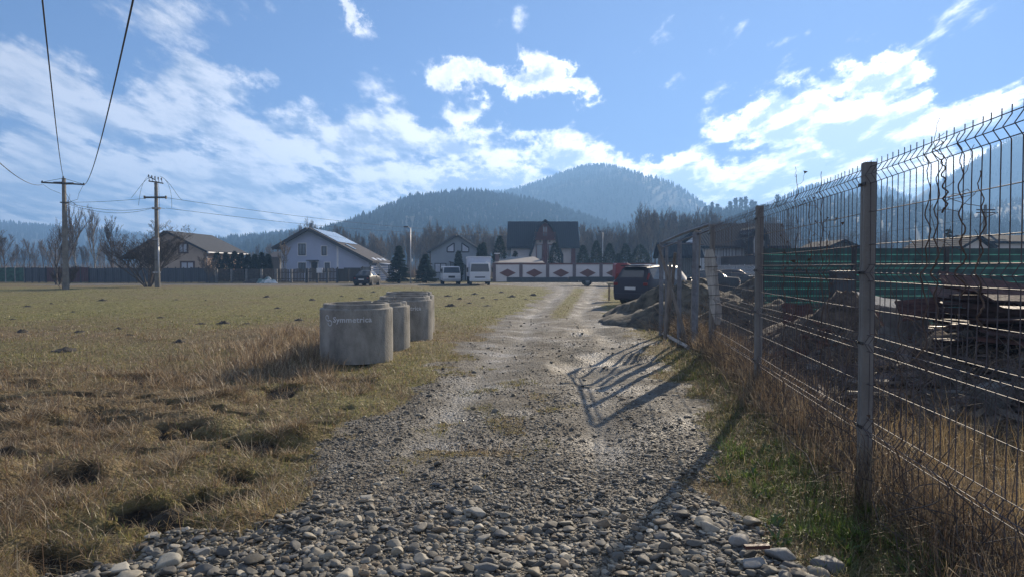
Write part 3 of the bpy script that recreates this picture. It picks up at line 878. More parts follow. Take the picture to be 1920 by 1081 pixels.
def spruce(label, px, Y, top, wpx, seed, n=26):
    h = WZ(top, Y); w = wpx/F*Y/2
    t = thing('spruce_tree', label, 'spruce', (WX(px, Y), Y, 0))
    r = random.Random(seed); V = []; T = []; C = []; rn = np.random.default_rng(seed)
    for i in range(n*9):
        f = (i+r.random())/(n*9); z = h*(.04+.94*f); L = w*(1-f)**.85*r.uniform(.65, 1.12)+.05
        a = r.uniform(0, 6.283); k = max(6, int(26*L/w))
        q = np.linspace(.12, 1, k)
        bx = np.cos(a)*L*q; by = np.sin(a)*L*q; bz = z-(.35*q-.22*q*q)*L*1.0+.12*L
        for s_ in range(2):
            m = k
            an = a+rn.choice([-1, 1], m)*rn.uniform(.4, 1.1, m)
            ll = .20+.16*rn.random(m)
            dx, dy, dz = np.cos(an)*ll, np.sin(an)*ll, -rn.uniform(.0, .16, m)
            p0 = np.stack([bx, by, bz], 1); p1 = p0+np.stack([dx, dy, dz], 1)
            p2 = p0+np.stack([-dy*.3, dx*.3, np.full(m, .06)], 1)
            b = len(V); V.extend(np.stack([p0, p1, p2], 1).reshape(-1, 3).tolist())
            T.extend((b+np.arange(3*m).reshape(-1, 3)).tolist())
            c = np.array([.034, .046, .026])*r.uniform(.6, 1.5); C.extend([c]*(3*m))
    np_mesh('crown', np.array(V), np.array(T), M_thuja, col=np.array(C), parent=t)
    m = MB(); m.tube([(0, 0, -.1), (0, 0, h*.5), (0, 0, h*.97)], [.16, .09, .02], 7); m.build('trunk', M_bark, t)
spruce('left of the two bushy dark spruces, beside the street lamp', 748, 69, 460, 45, 31)
spruce('right of the two bushy dark spruces, beside the white van', 798, 70, 476, 44, 32)
spruce('small spruce standing before the left part of the red house roof', 966, 88, 470, 34, 33, n=16)
spruce('lone dark spruce far behind the green fence, seen through the wire', 1777, 62, 428, 30, 34, n=14)
for i, (px, top, w, lab) in enumerate([(407,475,12,'before the lit side wall of the brown house, left one'),(424,475,12,'before the lit side wall of the brown house, second from left'),(440,473,12,'at the back corner of the brown house'),(452,476,9,'just right of the brown house'),(465,478,10,'left of the garden path between brown and blue house'),(478,478,9,'in the row between brown and blue house, third from right'),(491,475,10,'in the row between brown and blue house, second from right'),(503,478,9,'last of the hedge row before the blue house')]):
    thuja('dark narrow thuja '+lab, px, 79-i*.1, top, w, 40+i)
thuja('slim brownish thuja before the grey gabled house', 860, 76, 472, 10, 60)
thuja('thin dark thuja behind the box truck, left of a pair', 900, 80, 459, 8, 61)
thuja('thin dark thuja behind the box truck, right of a pair', 907, 80, 457, 9, 62)
thuja('large broad thuja left of the red house', 937, 82, 444, 19, 63)
thuja('broad thuja before the balcony door of the red house', 1040, 83, 456, 17, 64)
thuja('thuja at the right corner of the red house', 1093, 83, 461, 17, 65)
thuja('tall pointed thuja, second right of the red house', 1118, 83, 453, 16, 66)
thuja('pointed thuja with rounded shoulders, third right of the red house', 1143, 83, 458, 19, 67)
thuja('thuja above the red truck cab', 1173, 83, 458, 18, 68)
thuja('low thuja squeezed left of the red truck cab', 1160, 83, 477, 10, 69)
thuja('wide dark thuja at the right end of the diamond wall', 1200, 83, 460, 30, 70)
# tall pines on the crest of the foothill
for i, (px, top) in enumerate([(1322,388),(1334,380),(1344,383),(1368,378),(1378,372),(1388,371),(1397,370),(1408,376),(1415,379),(1432,384),(1456,366),(1470,376)]):
    Y = 455+(i % 3)*6; x = WX(px, Y); zb = float(foot_z(np.array([x]), np.array([float(Y)]))[0]); h = WZ(top, Y)-zb
    h = max(h, 4.5)
    t = thing('pine_tree', 'tall hazy conifer standing up from the crest of the foothill', 'pine', (x, Y, zb), 0, 'tall pines on the crest of the foothill')
    V, T, C = foliage_shell(520, lambda q: .85+.75*math.sin(q*19+i)*(.5) if .15 < q < .9 else .5, h, 80+i, 1.0, (.034, .045, .03), inner=.1)
    np_mesh('crown', V, T, M_thuja, col=C, parent=t)
    m = MB(); m.tube([(0, 0, -.5), (0, 0, h*.95)], [.22, .05], 6); m.build('trunk', M_bark, t)
# ================================================================ houses
M_glass = glassm('window_glass', (.10, .12, .145), .12)
M_glassd = glassm('window_glass_dark', (.03, .035, .045), .08)
M_curt = pm('window_curtain', (.42, .44, .50), .1, 2, .35)
M_whitef = pm('white_trim', (.62, .62, .64), .06, 3, .6)
M_darkf = pm('dark_trim', (.035, .038, .045), .1, 3, .5)
M_brownf = pm('brown_trim', (.09, .05, .035), .15, 3, .6)
def window(parent, x0, x1, z0, z1, y, frame, pane, trim=None, mull=1, fw=.095, flip=1, name='window'):
    """window in a wall facing -y (flip=1): frame stands proud, pane sits behind it"""
    m = MB(); yo = y-.07*flip; yi = y+.0*flip
    a, b = min(yo, yi), max(yo, yi)
    m.bb(x0, x0+fw, a, b, z0, z1); m.bb(x1-fw, x1, a, b, z0, z1)
    m.bb(x0+fw, x1-fw, a, b, z1-fw, z1); m.bb(x0+fw, x1-fw, a, b, z0, z0+fw)
    for k in range(mull):
        c = x0+(x1-x0)*(k+1)/(mull+1); m.bb(c-fw*.6, c+fw*.6, a+.006, b, z0+fw, z1-fw)
    w = m.build(name, frame, parent)
    p = MB(); p.bb(x0+fw*.5, x1-fw*.5, y-.022 if flip > 0 else y-.001, y+.001 if flip > 0 else y+.022, z0+fw*.5, z1-fw*.5); p.build('pane', pane, w)
    if trim:
        t = MB(); q = .10; e = y-.035*flip; a2, b2 = min(e, y), max(e, y)
        t.bb(x0-q, x0, a2, b2, z0-q, z1+q); t.bb(x1, x1+q, a2, b2, z0-q, z1+q); t.bb(x0, x1, a2, b2, z1, z1+q); t.bb(x0, x1, a2, b2, z0-q, z0)
        t.build('window_trim', trim, w)
    return w
def roof_slab(m, xa, za, xb, zb, y0, y1, th=.22):
    d = Vector((xb-xa, 0, zb-za)).normalized(); n = Vector((-d.z, 0, d.x))
    if n.z < 0: n = -n
    A = Vector((xa, 0, za)); B = Vector((xb, 0, zb))
    m.prism([(A.x, A.z), (B.x, B.z), (B.x+n.x*th, B.z+n.z*th), (A.x+n.x*th, A.z+n.z*th)], y0, y1)
M_plas_b = pm('plaster_beige', (.42, .32, .24), .08, 1.2, .9, bump=.2, bscale=30)
M_brick_l = brickm('brick_tan', (.40, .25, .17), (.33, .20, .13), (.42, .36, .30))
M_roof_g = stripem('roof_grey', (.085, .088, .095), (.04, .04, .045), 'y', .35, .85, .95)
M_roof_b = stripem('roof_brown_grey', (.10, .095, .10), (.05, .048, .05), 'y', .33, .85, .95)
M_plas_blue = pm('plaster_grey_blue', (.38, .42, .54), .05, 1.0, .9, bump=.2, bscale=30)
M_solar = glassm('solar_glass', (.10, .13, .20), .12)
M_eaves = pm('dark_fascia', (.028, .026, .028), .15, 3, .6)

def P(px, py, Y): v = at(px, py, Y); return v.x, v.z
# ---- brown house
Yh = 80.0; Lh = 11.0
t = thing('brown_house', 'beige and brick gabled house behind the dark sheet fence at the left', 'house', (WX(315, Yh), Yh, 0))
ox = t.location.x
ax, az_ = P(315, 436, Yh); lx, lz = P(232, 486, Yh); rx, rz_ = P(388, 473, Yh)
ax -= ox; lx -= ox; rx -= ox
x_l = WX(262, Yh)-ox
m = MB(); m.prism([(x_l, 0), (rx-.25, 0), (rx-.25, rz_), (ax, az_-.05), (x_l, az_+(lz-az_)*(ax-x_l)/(ax-lx))], 0, Lh)
m.build('wall', M_plas_b, t)
m = MB(); m.bb(rx-.25, rx-.17, .25, Lh-.25, 0, rz_-.2); m.build('brick_side_wall', M_brick_l, t)
m = MB(); roof_slab(m, ax, az_, lx, lz, -.7, Lh+.5); roof_slab(m, ax, az_, rx+.25, rz_-.08, -.7, Lh+.5); rf = m.build('roof', M_roof_g, t)
m = MB(); m.tube([(rx+.42, -.7, rz_-.05), (rx+.42, Lh+.5, rz_-.05)], .09, 8); m.build('gutter', M_whitef, t)
m = MB(); m.tube([(rx-.06, .1, 0), (rx-.06, .1, rz_-.3), (rx+.36, .1, rz_-.08)], .05, 6); m.tube([(rx-.06, Lh-.4, 0), (rx-.06, Lh-.4, rz_-.3), (rx+.36, Lh-.4, rz_-.08)], .05, 6); m.build('downpipe', M_whitef, t)
for (a, b, c, d, k) in [(335,456,352,474,1), (339,491,364,507,1)]:
    x0, z1 = P(a, b, Yh); x1, z0 = P(c, d, Yh)
    window(t, x0-ox, x1-ox, z0, z1, 0, M_brownf, M_curt, M_brownf)
m = MB(); m.bb(lx+.3, lx+.45, .2, .35, 0, lz-.1); m.bb(lx+.3, lx+.45, 4, 4.15, 0, lz-.1); m.build('porch_post', M_brownf, t)
# ---- blue house
Yh = 80.0; Lh = 11.5
t = thing('blue_house', 'grey blue gabled house with long right roof slope and a solar panel', 'house', (WX(580, Yh), Yh, 0)); ox = t.location.x
def PL(px, py): a, b = P(px, py, Yh); return a-ox, b
ax, azz = PL(580, 431); lx, lz = PL(516, 468); rx, rzz = PL(698, 493)
wl = PL(528, 500)[0]; wr = PL(692, 500)[0]
def zr(x): return azz+(rzz-azz)*(x-ax)/(rx-ax)
def zl(x): return azz+(lz-azz)*(x-ax)/(lx-ax)
m = MB(); m.prism([(wl, 0), (wr, 0), (wr, zr(wr)), (ax, azz), (wl, zl(wl))], 0, Lh); m.build('wall', M_plas_blue, t)
m = MB(); roof_slab(m, ax, azz, lx, lz, -.8, Lh+.5, .26); roof_slab(m, ax, azz, rx+.1, zr(rx+.1), -.8, Lh+.5, .26); rf = m.build('roof', M_roof_b, t)
m = MB()
roof_slab(m, ax-.02, azz-.10, lx, lz-.10, -.86, -.8, .37); roof_slab(m, ax-.02, azz-.10, rx+.1, zr(rx+.1)-.10, -.86, -.8, .37); m.build('barge_board', M_eaves, t)
# solar panel on right slope
d = Vector((rx-ax, 0, rzz-azz)).normalized(); n = Vector((-d.z, 0, d.x))
m = MB()
for r_i in range(2):
    for c_i in range(6):
        s0 = .25+r_i*1.72; y0 = .1+c_i*1.72
        A = Vector((ax, 0, azz))+d*s0+n*.30; B = A+d*1.66; C = B+n*.04; D_ = A+n*.04
        m.prism([(A.x, A.z), (B.x, B.z), (C.x, C.z), (D_.x, D_.z)], y0, y0+1.66)
m.build('solar_panel', M_solar, rf)
m = MB(); A = Vector((ax, 0, azz))+d*4.1+n*.27; B = A+d*1.3; C = B+n*.09; D_ = A+n*.09
m.prism([(A.x, A.z), (B.x, B.z), (C.x, C.z), (D_.x, D_.z)], 1.5, 2.4); m.build('roof_window', M_glassd, rf)
for y0 in (2.0, 5.0, 8.0):  # glossy white panels added to imitate bright glints along the right eave
    m = MB(); A = Vector((ax, 0, azz))+d*((rx-ax)/d.x-.75)+n*.265; B = A+d*.55; C = B+n*.06; D_ = A+n*.06
    m.prism([(A.x, A.z), (B.x, B.z), (C.x, C.z), (D_.x, D_.z)], y0, y0+1.3); m.build('eave_glint_panel', pm('white_gloss', (.7, .7, .72), .05, 2, .25), rf)
m = MB(); a = PL(631, 464)[0]; b = PL(634.5, 464)[0]; m.bb(a, b, -.04, 0, 0, zr(b)-.05); m.bb(wl-.02, wl+.16, -.04, 0, 0, zl(wl+.16)-.1); m.build('corner_strip', M_whitef, t)
for (a, b, c, dd, mu) in [(559.5,457,573.5,479,1),(603,462,612.5,479,0),(559.5,492.5,573.5,510,1),(609,492.5,618.5,510,0)]:
    x0, z1 = PL(a, b); x1, z0 = PL(c, dd); window(t, x0, x1, z0, z1, 0, M_darkf, M_glass, M_whitef, mu)
x0, z1 = PL(584, 491.5); x1, _ = PL(595.5, 510)
window(t, x0, x1, .1, z1, 0, M_darkf, M_glassd, M_whitef, 0, name='front_door')
m = MB(); a, z = PL(579, 489.5); b, _ = PL(598, 489.5); m.bb(a, b, -1.1, 0, z, z+.1); m.build('door_canopy', M_darkf, t)
x0, z1 = PL(645, 502); x1, _ = PL(676, 502)
m = MB(); m.bb(x0, x1, -.05, 0, 0, z1); m.build('garage_door', stripem('garage_ribs', (.04, .042, .05), (.02, .02, .025), 'z', .5, .9, .5), t)
# lean-to at the right of the blue house
t = thing('garden_shed', 'low dark lean-to with pale roof edge at the right end of the blue house', 'shed', (WX(716, 84), 84, 0))
m = MB(); m.bb(-1.4, 1.5, 0, 5, 0, 1.9); m.build('wall', M_plas_blue, t)
m = MB(); m.prism([(-1.6, 2.15), (1.9, 1.75), (1.9, 1.85), (-1.6, 2.27)], -.4, 5.2); m.build('roof', pm('pale_sheet', (.55, .56, .58), .1, 2, .4), t)
# ---- grey house
Yh = 84.0; Lh = 10.0
t = thing('grey_house', 'grey gabled house with two slanted attic windows behind the white van', 'house', (WX(857, Yh), Yh, 0)); ox = t.location.x
ax, azz = PL(857, 443); lx, lz = PL(802, 475); rx, rzz = PL(926, 487)
wl = PL(808, 500)[0]; wr = PL(900, 500)[0]
m = MB(); m.prism([(wl, 0), (wr, 0), (wr, zr(wr)), (ax, azz), (wl, zl(wl))], 0, Lh); m.build('wall', pm('plaster_mid_grey', (.27, .30, .335), .06, 1, .9), t)
m = MB(); roof_slab(m, ax, azz, lx, lz, -.5, Lh+.4); roof_slab(m, ax, azz, rx, rzz, -.5, Lh+.4); m.build('roof', M_roof_g, t)
for sgn, pts in ((-1, [(838.5,472.5),(851.5,472.5),(851.5,456),(838.5,464.5)]), (1, [(866,472.5),(879,472.5),(879,465),(866,456)])):
    q = [PL(*p) for p in pts]; m = MB(); m.prism(q, -.03, .001); w_ = None
    cx = sum(p[0] for p in q)/4; cz = sum(p[1] for p in q)/4
    fr = MB()
    for i in range(4):
        a = q[i]; b = q[(i+1) % 4]; fr.tube([(a[0], -.03, a[1]), (b[0], -.03, b[1])], .07, 4)
    w_ = fr.build('attic_window', M_darkf, t); m.build('pane', M_curt, w_)
x0, z1 = PL(815, 493.5); x1, _ = PL(837, 505); window(t, x0, x1, .9, z1, 0, M_darkf, M_curt, None, 1)
m = MB(); a, z = PL(845, 490.5); b, z2 = PL(878, 497.5); m.prism([(a, z), (b, z2), (b, z2-.12), (a, z-.12)], -2.5, 0); m.build('porch_roof', M_roof_g, t)
m = MB()
for yy in (-2.3, ): m.tube([(a+.2, yy, 0), (a+.2, yy, z)], .06, 6); m.tube([(b-.2, yy, 0), (b-.2, yy, z2)], .06, 6)
m.build('porch_post', M_darkf, t)

# ---- red and white house, eaves to the road
def mansion(label, px_c, Yh, sc, roof, wallm, redm, name, ridge_py, eave_py, x0p, x1p, dorm, chim=False):
    t = thing(name, label, 'house', (WX(px_c, Yh), Yh, 0)); ox = t.location.x
    def q(px, py, Y=Yh): a = at(px, py, Y); return a.x-ox, a.z
    D = 9.0
    zr_ = at(960, ridge_py, Yh+D/2).z; ze = q(0, eave_py, Yh-.8)[1]
    xr0 = at(x0p[1], ridge_py, Yh+D/2).x-ox; xr1 = at(x1p[1], ridge_py, Yh+D/2).x-ox
    xe0 = q(x0p[0], eave_py, Yh-.8)[0]; xe1 = q(x1p[0], eave_py, Yh-.8)[0]
    m = MB(); m.bb(xe0+.6, xe1-.6, 0, D, 0, ze+.2)
    m.add([(xe0+.7, .3, ze+.2), (xe0+.7, D-.3, ze+.2), (xr0+.6, D/2, zr_-.2), (xe1-.7, .3, ze+.2), (xe1-.7, D-.3, ze+.2), (xr1-.6, D/2, zr_-.2)], [(0,1,2),(3,4,5),(0,2,5,3),(1,2,5,4)])
    m.build('wall', wallm, t)
    m = MB(); th = .25
    for (ye, s) in ((-.8, 1), (D+.8, -1)):
        vs = [(xe0, ye, ze), (xe1, ye, ze), (xr1, D/2, zr_-th), (xr0, D/2, zr_-th), (xe0, ye, ze+th), (xe1, ye, ze+th), (xr1, D/2, zr_), (xr0, D/2, zr_)]
        m.add(vs, [(0,1,2,3),(4,5,6,7),(0,1,5,4),(1,2,6,5),(2,3,7,6),(3,0,4,7)])
    rf = m.build('roof', roof, t)
    # central bell gable
    Yg = Yh-1.4
    out = [q(a, b, Yg) for a, b in dorm]
    mx = MB(); mx.prism(out, -1.1, D*.5); g = mx.build('gable_wall', wallm, t)
    mr = MB()
    for i in range(len(out)-1):
        a = out[i]; b = out[i+1]
        if abs(a[1]-b[1]) < .01 and a[1] < .5: continue
        d_ = Vector((b[0]-a[0], 0, b[1]-a[1])).normalized(); n_ = Vector((-d_.z, 0, d_.x))
        mr.prism([(a[0], a[1]), (b[0], b[1]), (b[0]+n_.x*.28, b[1]+n_.z*.28), (a[0]+n_.x*.28, a[1]+n_.z*.28)], -1.75, D*.49)
    mr.build('gable_roof', roof, t)
    return t, q, Yg
M_roof_d = stripem('roof_anthracite', (.034, .038, .048), (.018, .02, .026), 'x', .28, .85, .95)
M_white_w = pm('plaster_offwhite', (.66, .61, .59), .06, 1, .9)
M_red = pm('wood_dark_red', (.105, .022, .020), .2, 3, .7)
dorm = [(992,522),(992,478),(997,464),(1001,452),(1003,436),(1008,425),(1015,417),(1022,411.5),(1030,417),(1037,425),(1042,436),(1046,452),(1050,464),(1056,478),(1056,522)]
dorm = list(reversed(dorm))
t, q, Yg = mansion('white house with dark red woodwork and big anthracite roof behind the diamond wall', 1019, 92, 1, M_roof_d, M_white_w, M_red, 'red_house', 415.5, 466, (950, 952), (1087, 1084), dorm)
yf = -1.1
m = MB(); m.prism([q(1004, 449, Yg), q(1040, 449, Yg), q(1040, 436, Yg), q(1036, 427, Yg), q(1022, 417, Yg), q(1008, 427, Yg), q(1004, 436, Yg)], yf-.10, yf)
at_ = m.build('attic_boarding', M_red, t)
a, z1 = q(1017, 424, Yg); b, z0 = q(1027, 444, Yg); window(t, a, b, z0, z1, yf-.10, M_red, M_glass, None, 1)
m = MB(); a, z0 = q(1003, 449, Yg); b, z1 = q(1041, 446, Yg); m.bb(a, b, yf-1.0, yf-.1, z0-.1, z0+.05)
for i in range(19):
    xx = a+(b-a)*i/18; m.bb(xx-.02, xx+.02, yf-.98, yf-.94, z0+.05, z0+.85)
m.bb(a, b, yf-1.0, yf-.93, z0+.85, z0+.92); m.build('balcony', M_red, t)
m = MB(); a, z1 = q(1018.5, 449, Yg); b, _ = q(1026, 500, Yg); m.bb(a, b, yf-.14, yf, 0, z1-.1); m.build('red_column', M_red, t)
for (a_, b_) in ((1005, 1018), (1027, 1038)):
    a, z1 = q(a_, 458, Yg); b, z0 = q(b_, 488, Yg); window(t, a, b, max(z0, .9), z1, yf, M_red, M_glass, None, 0, fw=.12, name='balcony_door')
for px in (1013, 1031):
    m = MB(); a, z = q(px, 452.5, Yg); m.bb(a-.08, a+.08, yf-.18, yf, z-.14, z+.16); m.build('wall_lamp', M_darkf, t)
a, z1 = q(1071, 466, 92); b, _ = q(1078.5, 466, 92)
m = MB(); m.bb(a, b, -.35, 0, 0, z1); m.build('corner_pillar', M_red, t)
# ---- house behind the wire fence (similar roof)
M_whiteslat = stripem('white_boarding', (.60, .61, .62), (.12, .12, .13), 'x', .3, .85, .7)
M_roof_k = stripem('roof_dark', (.030, .034, .042), (.017, .018, .022), 'x', .28, .85, .95)
dorm2 = [(1405,520),(1405,466),(1404,452),(1408,438),(1415,428),(1422,424),(1430,428),(1437,438),(1441,452),(1440,466),(1440,520)]
t, q, Yg = mansion('dark roofed house with pale boarded gable behind the wire fence', 1385, 66, 1, M_roof_k, M_whiteslat, M_red, 'dark_roofed_house', 419, 466, (1300, 1318), (1484, 1466), list(reversed(dorm2)))
a, z1 = q(1352, 479, 66); b, z0 = q(1400, 494, 66); m = MB(); m.bb(a, b, -2.2, -.02, z0-.2, z1-.1); m.build('awning', M_darkf, t)
window(t, q(1414, 0, Yg)[0], q(1431, 0, Yg)[0], q(0, 449, Yg)[1], q(0, 437, Yg)[1], yf, M_whitef, M_glassd, None, 1)
window(t, q(1412, 0, Yg)[0], q(1434, 0, Yg)[0], q(0, 490, Yg)[1], q(0, 472, Yg)[1], yf, M_whitef, M_glassd, None, 1)
for a_, b_ in ((1322, 1334), (1340, 1350)):
    window(t, q(a_, 0)[0], q(b_, 0)[0], q(0, 496)[1], q(0, 478)[1], 0, M_whitef, M_glassd, None, 0)
# ---- barn behind the gate
def simple_gable(name, label, cat, px0, px1, Yb, ridge, eave, depth, wallm, roofm, along='x', ov=.4, chim=None):
    x0 = WX(px0, Yb); x1 = WX(px1, Yb); c = (x0+x1)/2
    t = thing(name, label, cat, (c, Yb, 0)); w = (x1-x0)/2
    ze = WZ(eave, Yb); zr__ = at(960, ridge, Yb+(depth/2 if along == 'x' else 0)).z
    if along == 'x':
        m = MB(); m.bb(-w+ov, w-ov, 0, depth, 0, ze); m.add([(-w+ov, 0, ze), (-w+ov, depth, ze), (-w+ov, depth/2, zr__-.1), (w-ov, 0, ze), (w-ov, depth, ze), (w-ov, depth/2, zr__-.1)], [(0,1,2),(3,4,5),(0,2,5,3),(1,2,5,4)])
        m.build('wall', wallm, t)
        m = MB()
        for ye in (-ov, depth+ov):
            m.add([(-w, ye, ze-.1), (w, ye, ze-.1), (w, depth/2, zr__-.2), (-w, depth/2, zr__-.2), (-w, ye, ze+.08), (w, ye, ze+.08), (w, depth/2, zr__), (-w, depth/2, zr__)], [(0,1,2,3),(4,5,6,7),(0,1,5,4),(1,2,6,5),(2,3,7,6),(3,0,4,7)])
        m.build('roof', roofm, t)
    else:
        m = MB(); m.prism([(-w+ov, 0), (w-ov, 0), (w-ov, ze), (0, zr__-.15), (-w+ov, ze)], 0, depth); m.build('wall', wallm, t)
        m = MB(); roof_slab(m, 0, zr__-.15, -w, ze-.1, -ov, depth+ov, .18); roof_slab(m, 0, zr__-.15, w, ze-.1, -ov, depth+ov, .18); m.build('roof', roofm, t)
    return t
M_woodg = stripem('grey_boards', (.10, .095, .09), (.03, .028, .025), 'x', .18, .85, .85)
simple_gable('barn', 'dark grey barn behind the metal gate frame', 'barn', 1236, 1318, 62, 455, 482, 2.4, M_woodg, M_roof_k)
t = simple_gable('garden_pavilion', 'small dark roofed pavilion peeking over the green fence', 'pavilion', 1551, 1607, 55, 450, 463, 5, M_woodg, M_roof_k, 'y')
t = simple_gable('bungalow', 'white gabled bungalow with dark roof peeking over the green fence at the right', 'house', 1800, 1862, 50, 443, 463, 7, M_white_w, M_roof_k, 'y')
t = simple_gable('long_shed', 'long dark roofed shed behind the green fence at the right edge', 'shed', 1846, 2100, 54, 441, 455, 7, M_white_w, M_roof_k)
t = simple_gable('cottage', 'small dark cottage half hidden by the hedge left of the blue house', 'cottage', 501, 530, 96, 472, 483, 6, M_woodg, M_roof_b)

# ================================================================ fences and walls far away
M_sheet = stripem('sheet_blue_grey', (.058, .064, .078), (.030, .033, .042), 'x', .22, .8, .55)
M_sheet_r = stripem('sheet_dark_red', (.085, .030, .034), (.04, .015, .018), 'x', .22, .8, .55)
M_conc = pm('concrete', (.27, .265, .25), .22, 5, .9, bump=.5, bscale=60)
M_conc_d = pm('concrete_dark', (.16, .155, .15), .25, 3, .9, bump=.4, bscale=30)
M_net = leafm('green_net', attr=False, c=(.035, .10, .075), trans=.5)
def sheet_fence(name, label, px0, px1, Y, z, mat, n, postm, post_z=None, pw=.10, group=None):
    x0 = WX(px0, Y); x1 = WX(px1, Y)
    t = thing(name, label, 'fence', (x0, Y, 0), 0, group)
    w = (x1-x0)/n
    for i in range(n):
        m = MB(); m.bb(w*i+pw*.5, w*(i+1)-pw*.5, -.02, .02, .05, z+random.uniform(-.03, .03)); m.build('fence_panel', mat, t)
    for i in range(n+1):
        m = MB(); m.bb(w*i-pw/2, w*i+pw/2, -.06, .06, -.1, (post_z or z+.08)); m.build('fence_post', postm, t)
    return t
sheet_fence('net_fence', 'pale green netting fence at the far left edge', -60, 46, 71, 1.55, M_net, 6, M_conc)
sheet_fence('sheet_fence', 'dark blue grey metal sheet fence behind the first utility pole, left section', 47, 86, 71, 1.55, M_sheet, 3, M_darkf)
sheet_fence('sheet_fence', 'dark red metal sheet section behind the first utility pole', 86.5, 167, 71, 1.55, M_sheet_r, 5, M_darkf)
sheet_fence('sheet_fence', 'dark blue grey metal sheet fence between the pole and the big shrub', 167.5, 300, 71, 1.5, M_sheet, 9, M_darkf)
sheet_fence('sheet_fence', 'dark blue grey sheet fence before the brown house', 300.5, 402, 71, 1.52, M_sheet, 7, M_darkf)
# wooden picket fence with concrete posts, wavy tops
M_picket = stripem('pickets_brown', (.062, .052, .045), (.022, .018, .016), 'x', .14, .8, .85)
def picket_fence(name, label, px0, px1, Y, z, n, mat, postm, wave=.10, pitch=.15, pk=.11):
    x0 = WX(px0, Y); x1 = WX(px1, Y); t = thing(name, label, 'fence', (x0, Y, 0)); w = (x1-x0)/n
    for i in range(n):
        m = MB(); k = int((w-.25)/pitch)
        for j in range(k):
            xx = w*i+.15+j*pitch; u = (j/(k-1)-.5)*2; zz = z+wave*(1-u*u)
            m.bb(xx, xx+pk, -.012, .012, .08, zz)
        m.bb(w*i+.1, w*(i+1)-.1, .013, .05, .35, .43); m.bb(w*i+.1, w*(i+1)-.1, .013, .05, z-.35, z-.27)
        m.build('fence_panel', mat, t)
    for i in range(n+1):
        m = MB(); m.bb(w*i-.1, w*i+.1, -.1, .1, -.1, z+.05); m.build('fence_post', postm, t)
    return t
M_pk = pm('picket_wood_dark', (.060, .050, .044), .3, 4, .85)
picket_fence('picket_fence', 'dark wooden picket fence with concrete posts left of the blue house', 406, 574, 70.5, 1.35, 6, M_pk, M_conc_d)
picket_fence('picket_fence', 'dark wooden picket fence with double gate before the blue house', 576, 632, 70.5, 1.42, 3, M_pk, M_darkf)
t = thing('driveway_gate', 'dark boarded driveway gate before the blue house garage', 'gate', (WX(633, 70.5), 70.5, 0))
w = WX(677, 70.5)-WX(633, 70.5)
for k in range(2):
    m = MB(); m.bb(w/2*k+.06, w/2*(k+1)-.04, -.03, .03, .08, 1.42); m.build('gate_leaf', M_picket, t)
m = MB(); m.bb(-.06, .06, -.06, .06, -.1, 1.6); m.build('gate_post', M_darkf, t); m = MB(); m.bb(w-.02, w+.1, -.06, .06, -.1, 1.6); m.build('gate_post', M_darkf, t)
t = tag(MB().bb(-.3, .3, -.06, .06, 1.0, 1.5).build('mailbox', M_whitef, loc=(WX(599, 70.3), 70.3, 0), bevel=.02), 'small white box hung on the picket fence before the blue house', 'mailbox')
# dark garden wall and slatted fence
sheet_fence('garden_wall', 'dark rendered wall piece at the right end of the driveway gate', 680, 694, 70.4, 1.6, M_conc_d, 1, M_darkf)
t = thing('slat_fence', 'white horizontal slat fence beside the right end of the blue house', 'fence', (WX(695, 72), 72, 0))
w = WX(729, 72)-WX(695, 72)
m = MB()
for k in range(7): m.bb(.05, w-.05, -.015, .015, .15+k*.24, .27+k*.24)
m.build('fence_panel', M_whitef, t)
for k in range(3):
    m = MB(); m.bb(w*k/2-.05, w*k/2+.05, .016, .09, -.1, 1.8); m.build('fence_post', M_darkf, t)
m = MB(); m.box((0, 0, .95), (.28, .07, 2.6), Matrix.Rotation(R(-42), 3, 'Y')); tag(m.build('leaning_plank', pm('plank_grey', (.30, .28, .26), .15, 3, .8), loc=(WX(722, 71.5), 71.5, 0)), 'grey plank leaning against the white slat fence', 'plank')
# heap with tarp
def mound_mesh(name, label, cat, x, y, rx, ry, h, mat, seed=0, rz=0.0, n=28, kind=None, group=None, rough=.3, z0=None, parent=None, expo=1.4):
    r = np.linspace(0, 1, n//2+2); a = np.linspace(0, 2*np.pi, n, endpoint=False)
    V = [(0, 0, h)]
    for rr in r[1:]:
        for aa in a:
            X = rx*rr*math.cos(aa); Y = ry*rr*math.sin(aa)
            k = float(fbm(np.array([X*3.4/rx+seed]), np.array([Y*3.4/ry+5]), 5, seed)[0]-.5)*2
            z = h*(1-rr**expo)*(1+k*rough*1.2)+k*rough*h*.35*(1-rr) - .06*(rr > .97)
            V.append((X*(1+.15*k), Y*(1+.15*k), z))
    V = np.array(V); V[0, 2] = V[1:1+n, 2].mean()
    T = [(0, 1+i, 1+(i+1) % n) for i in range(n)]
    for j in range(len(r)-2):
        b = 1+j*n
        for i in range(n):
            i2 = (i+1) % n; T += [(b+i, b+n+i, b+n+i2), (b+i, b+n+i2, b+i2)]
    o = np_mesh(name, V, np.array(T), mat, smooth=True, parent=parent)
    o.location = (x, y, H1(x, y) if z0 is None else z0); o.rotation_euler = (0, 0, rz)
    if label: tag(o, label, cat, group, kind)
    return o
M_rub = pm('rubble_dark', (.05, .045, .042), .4, 5, .95, bump=.8)
mound_mesh('tarp_heap', 'teal and white tarpaulin thrown over a small heap before the picket fence', 'tarp', WX(500, 68.5), 68.5, 1.15, .7, .62, pm('tarp_teal', (.10, .20, .20), .3, 1.3, .5, c2=(.55, .58, .60), lo=.45, hi=.6), 3, rough=.5)
mound_mesh('rubble_heap', 'low dark soil heap beside the teal tarpaulin', 'heap', WX(482, 68.8), 68.8, 1.5, .6, .35, M_rub, 4, rough=.6)
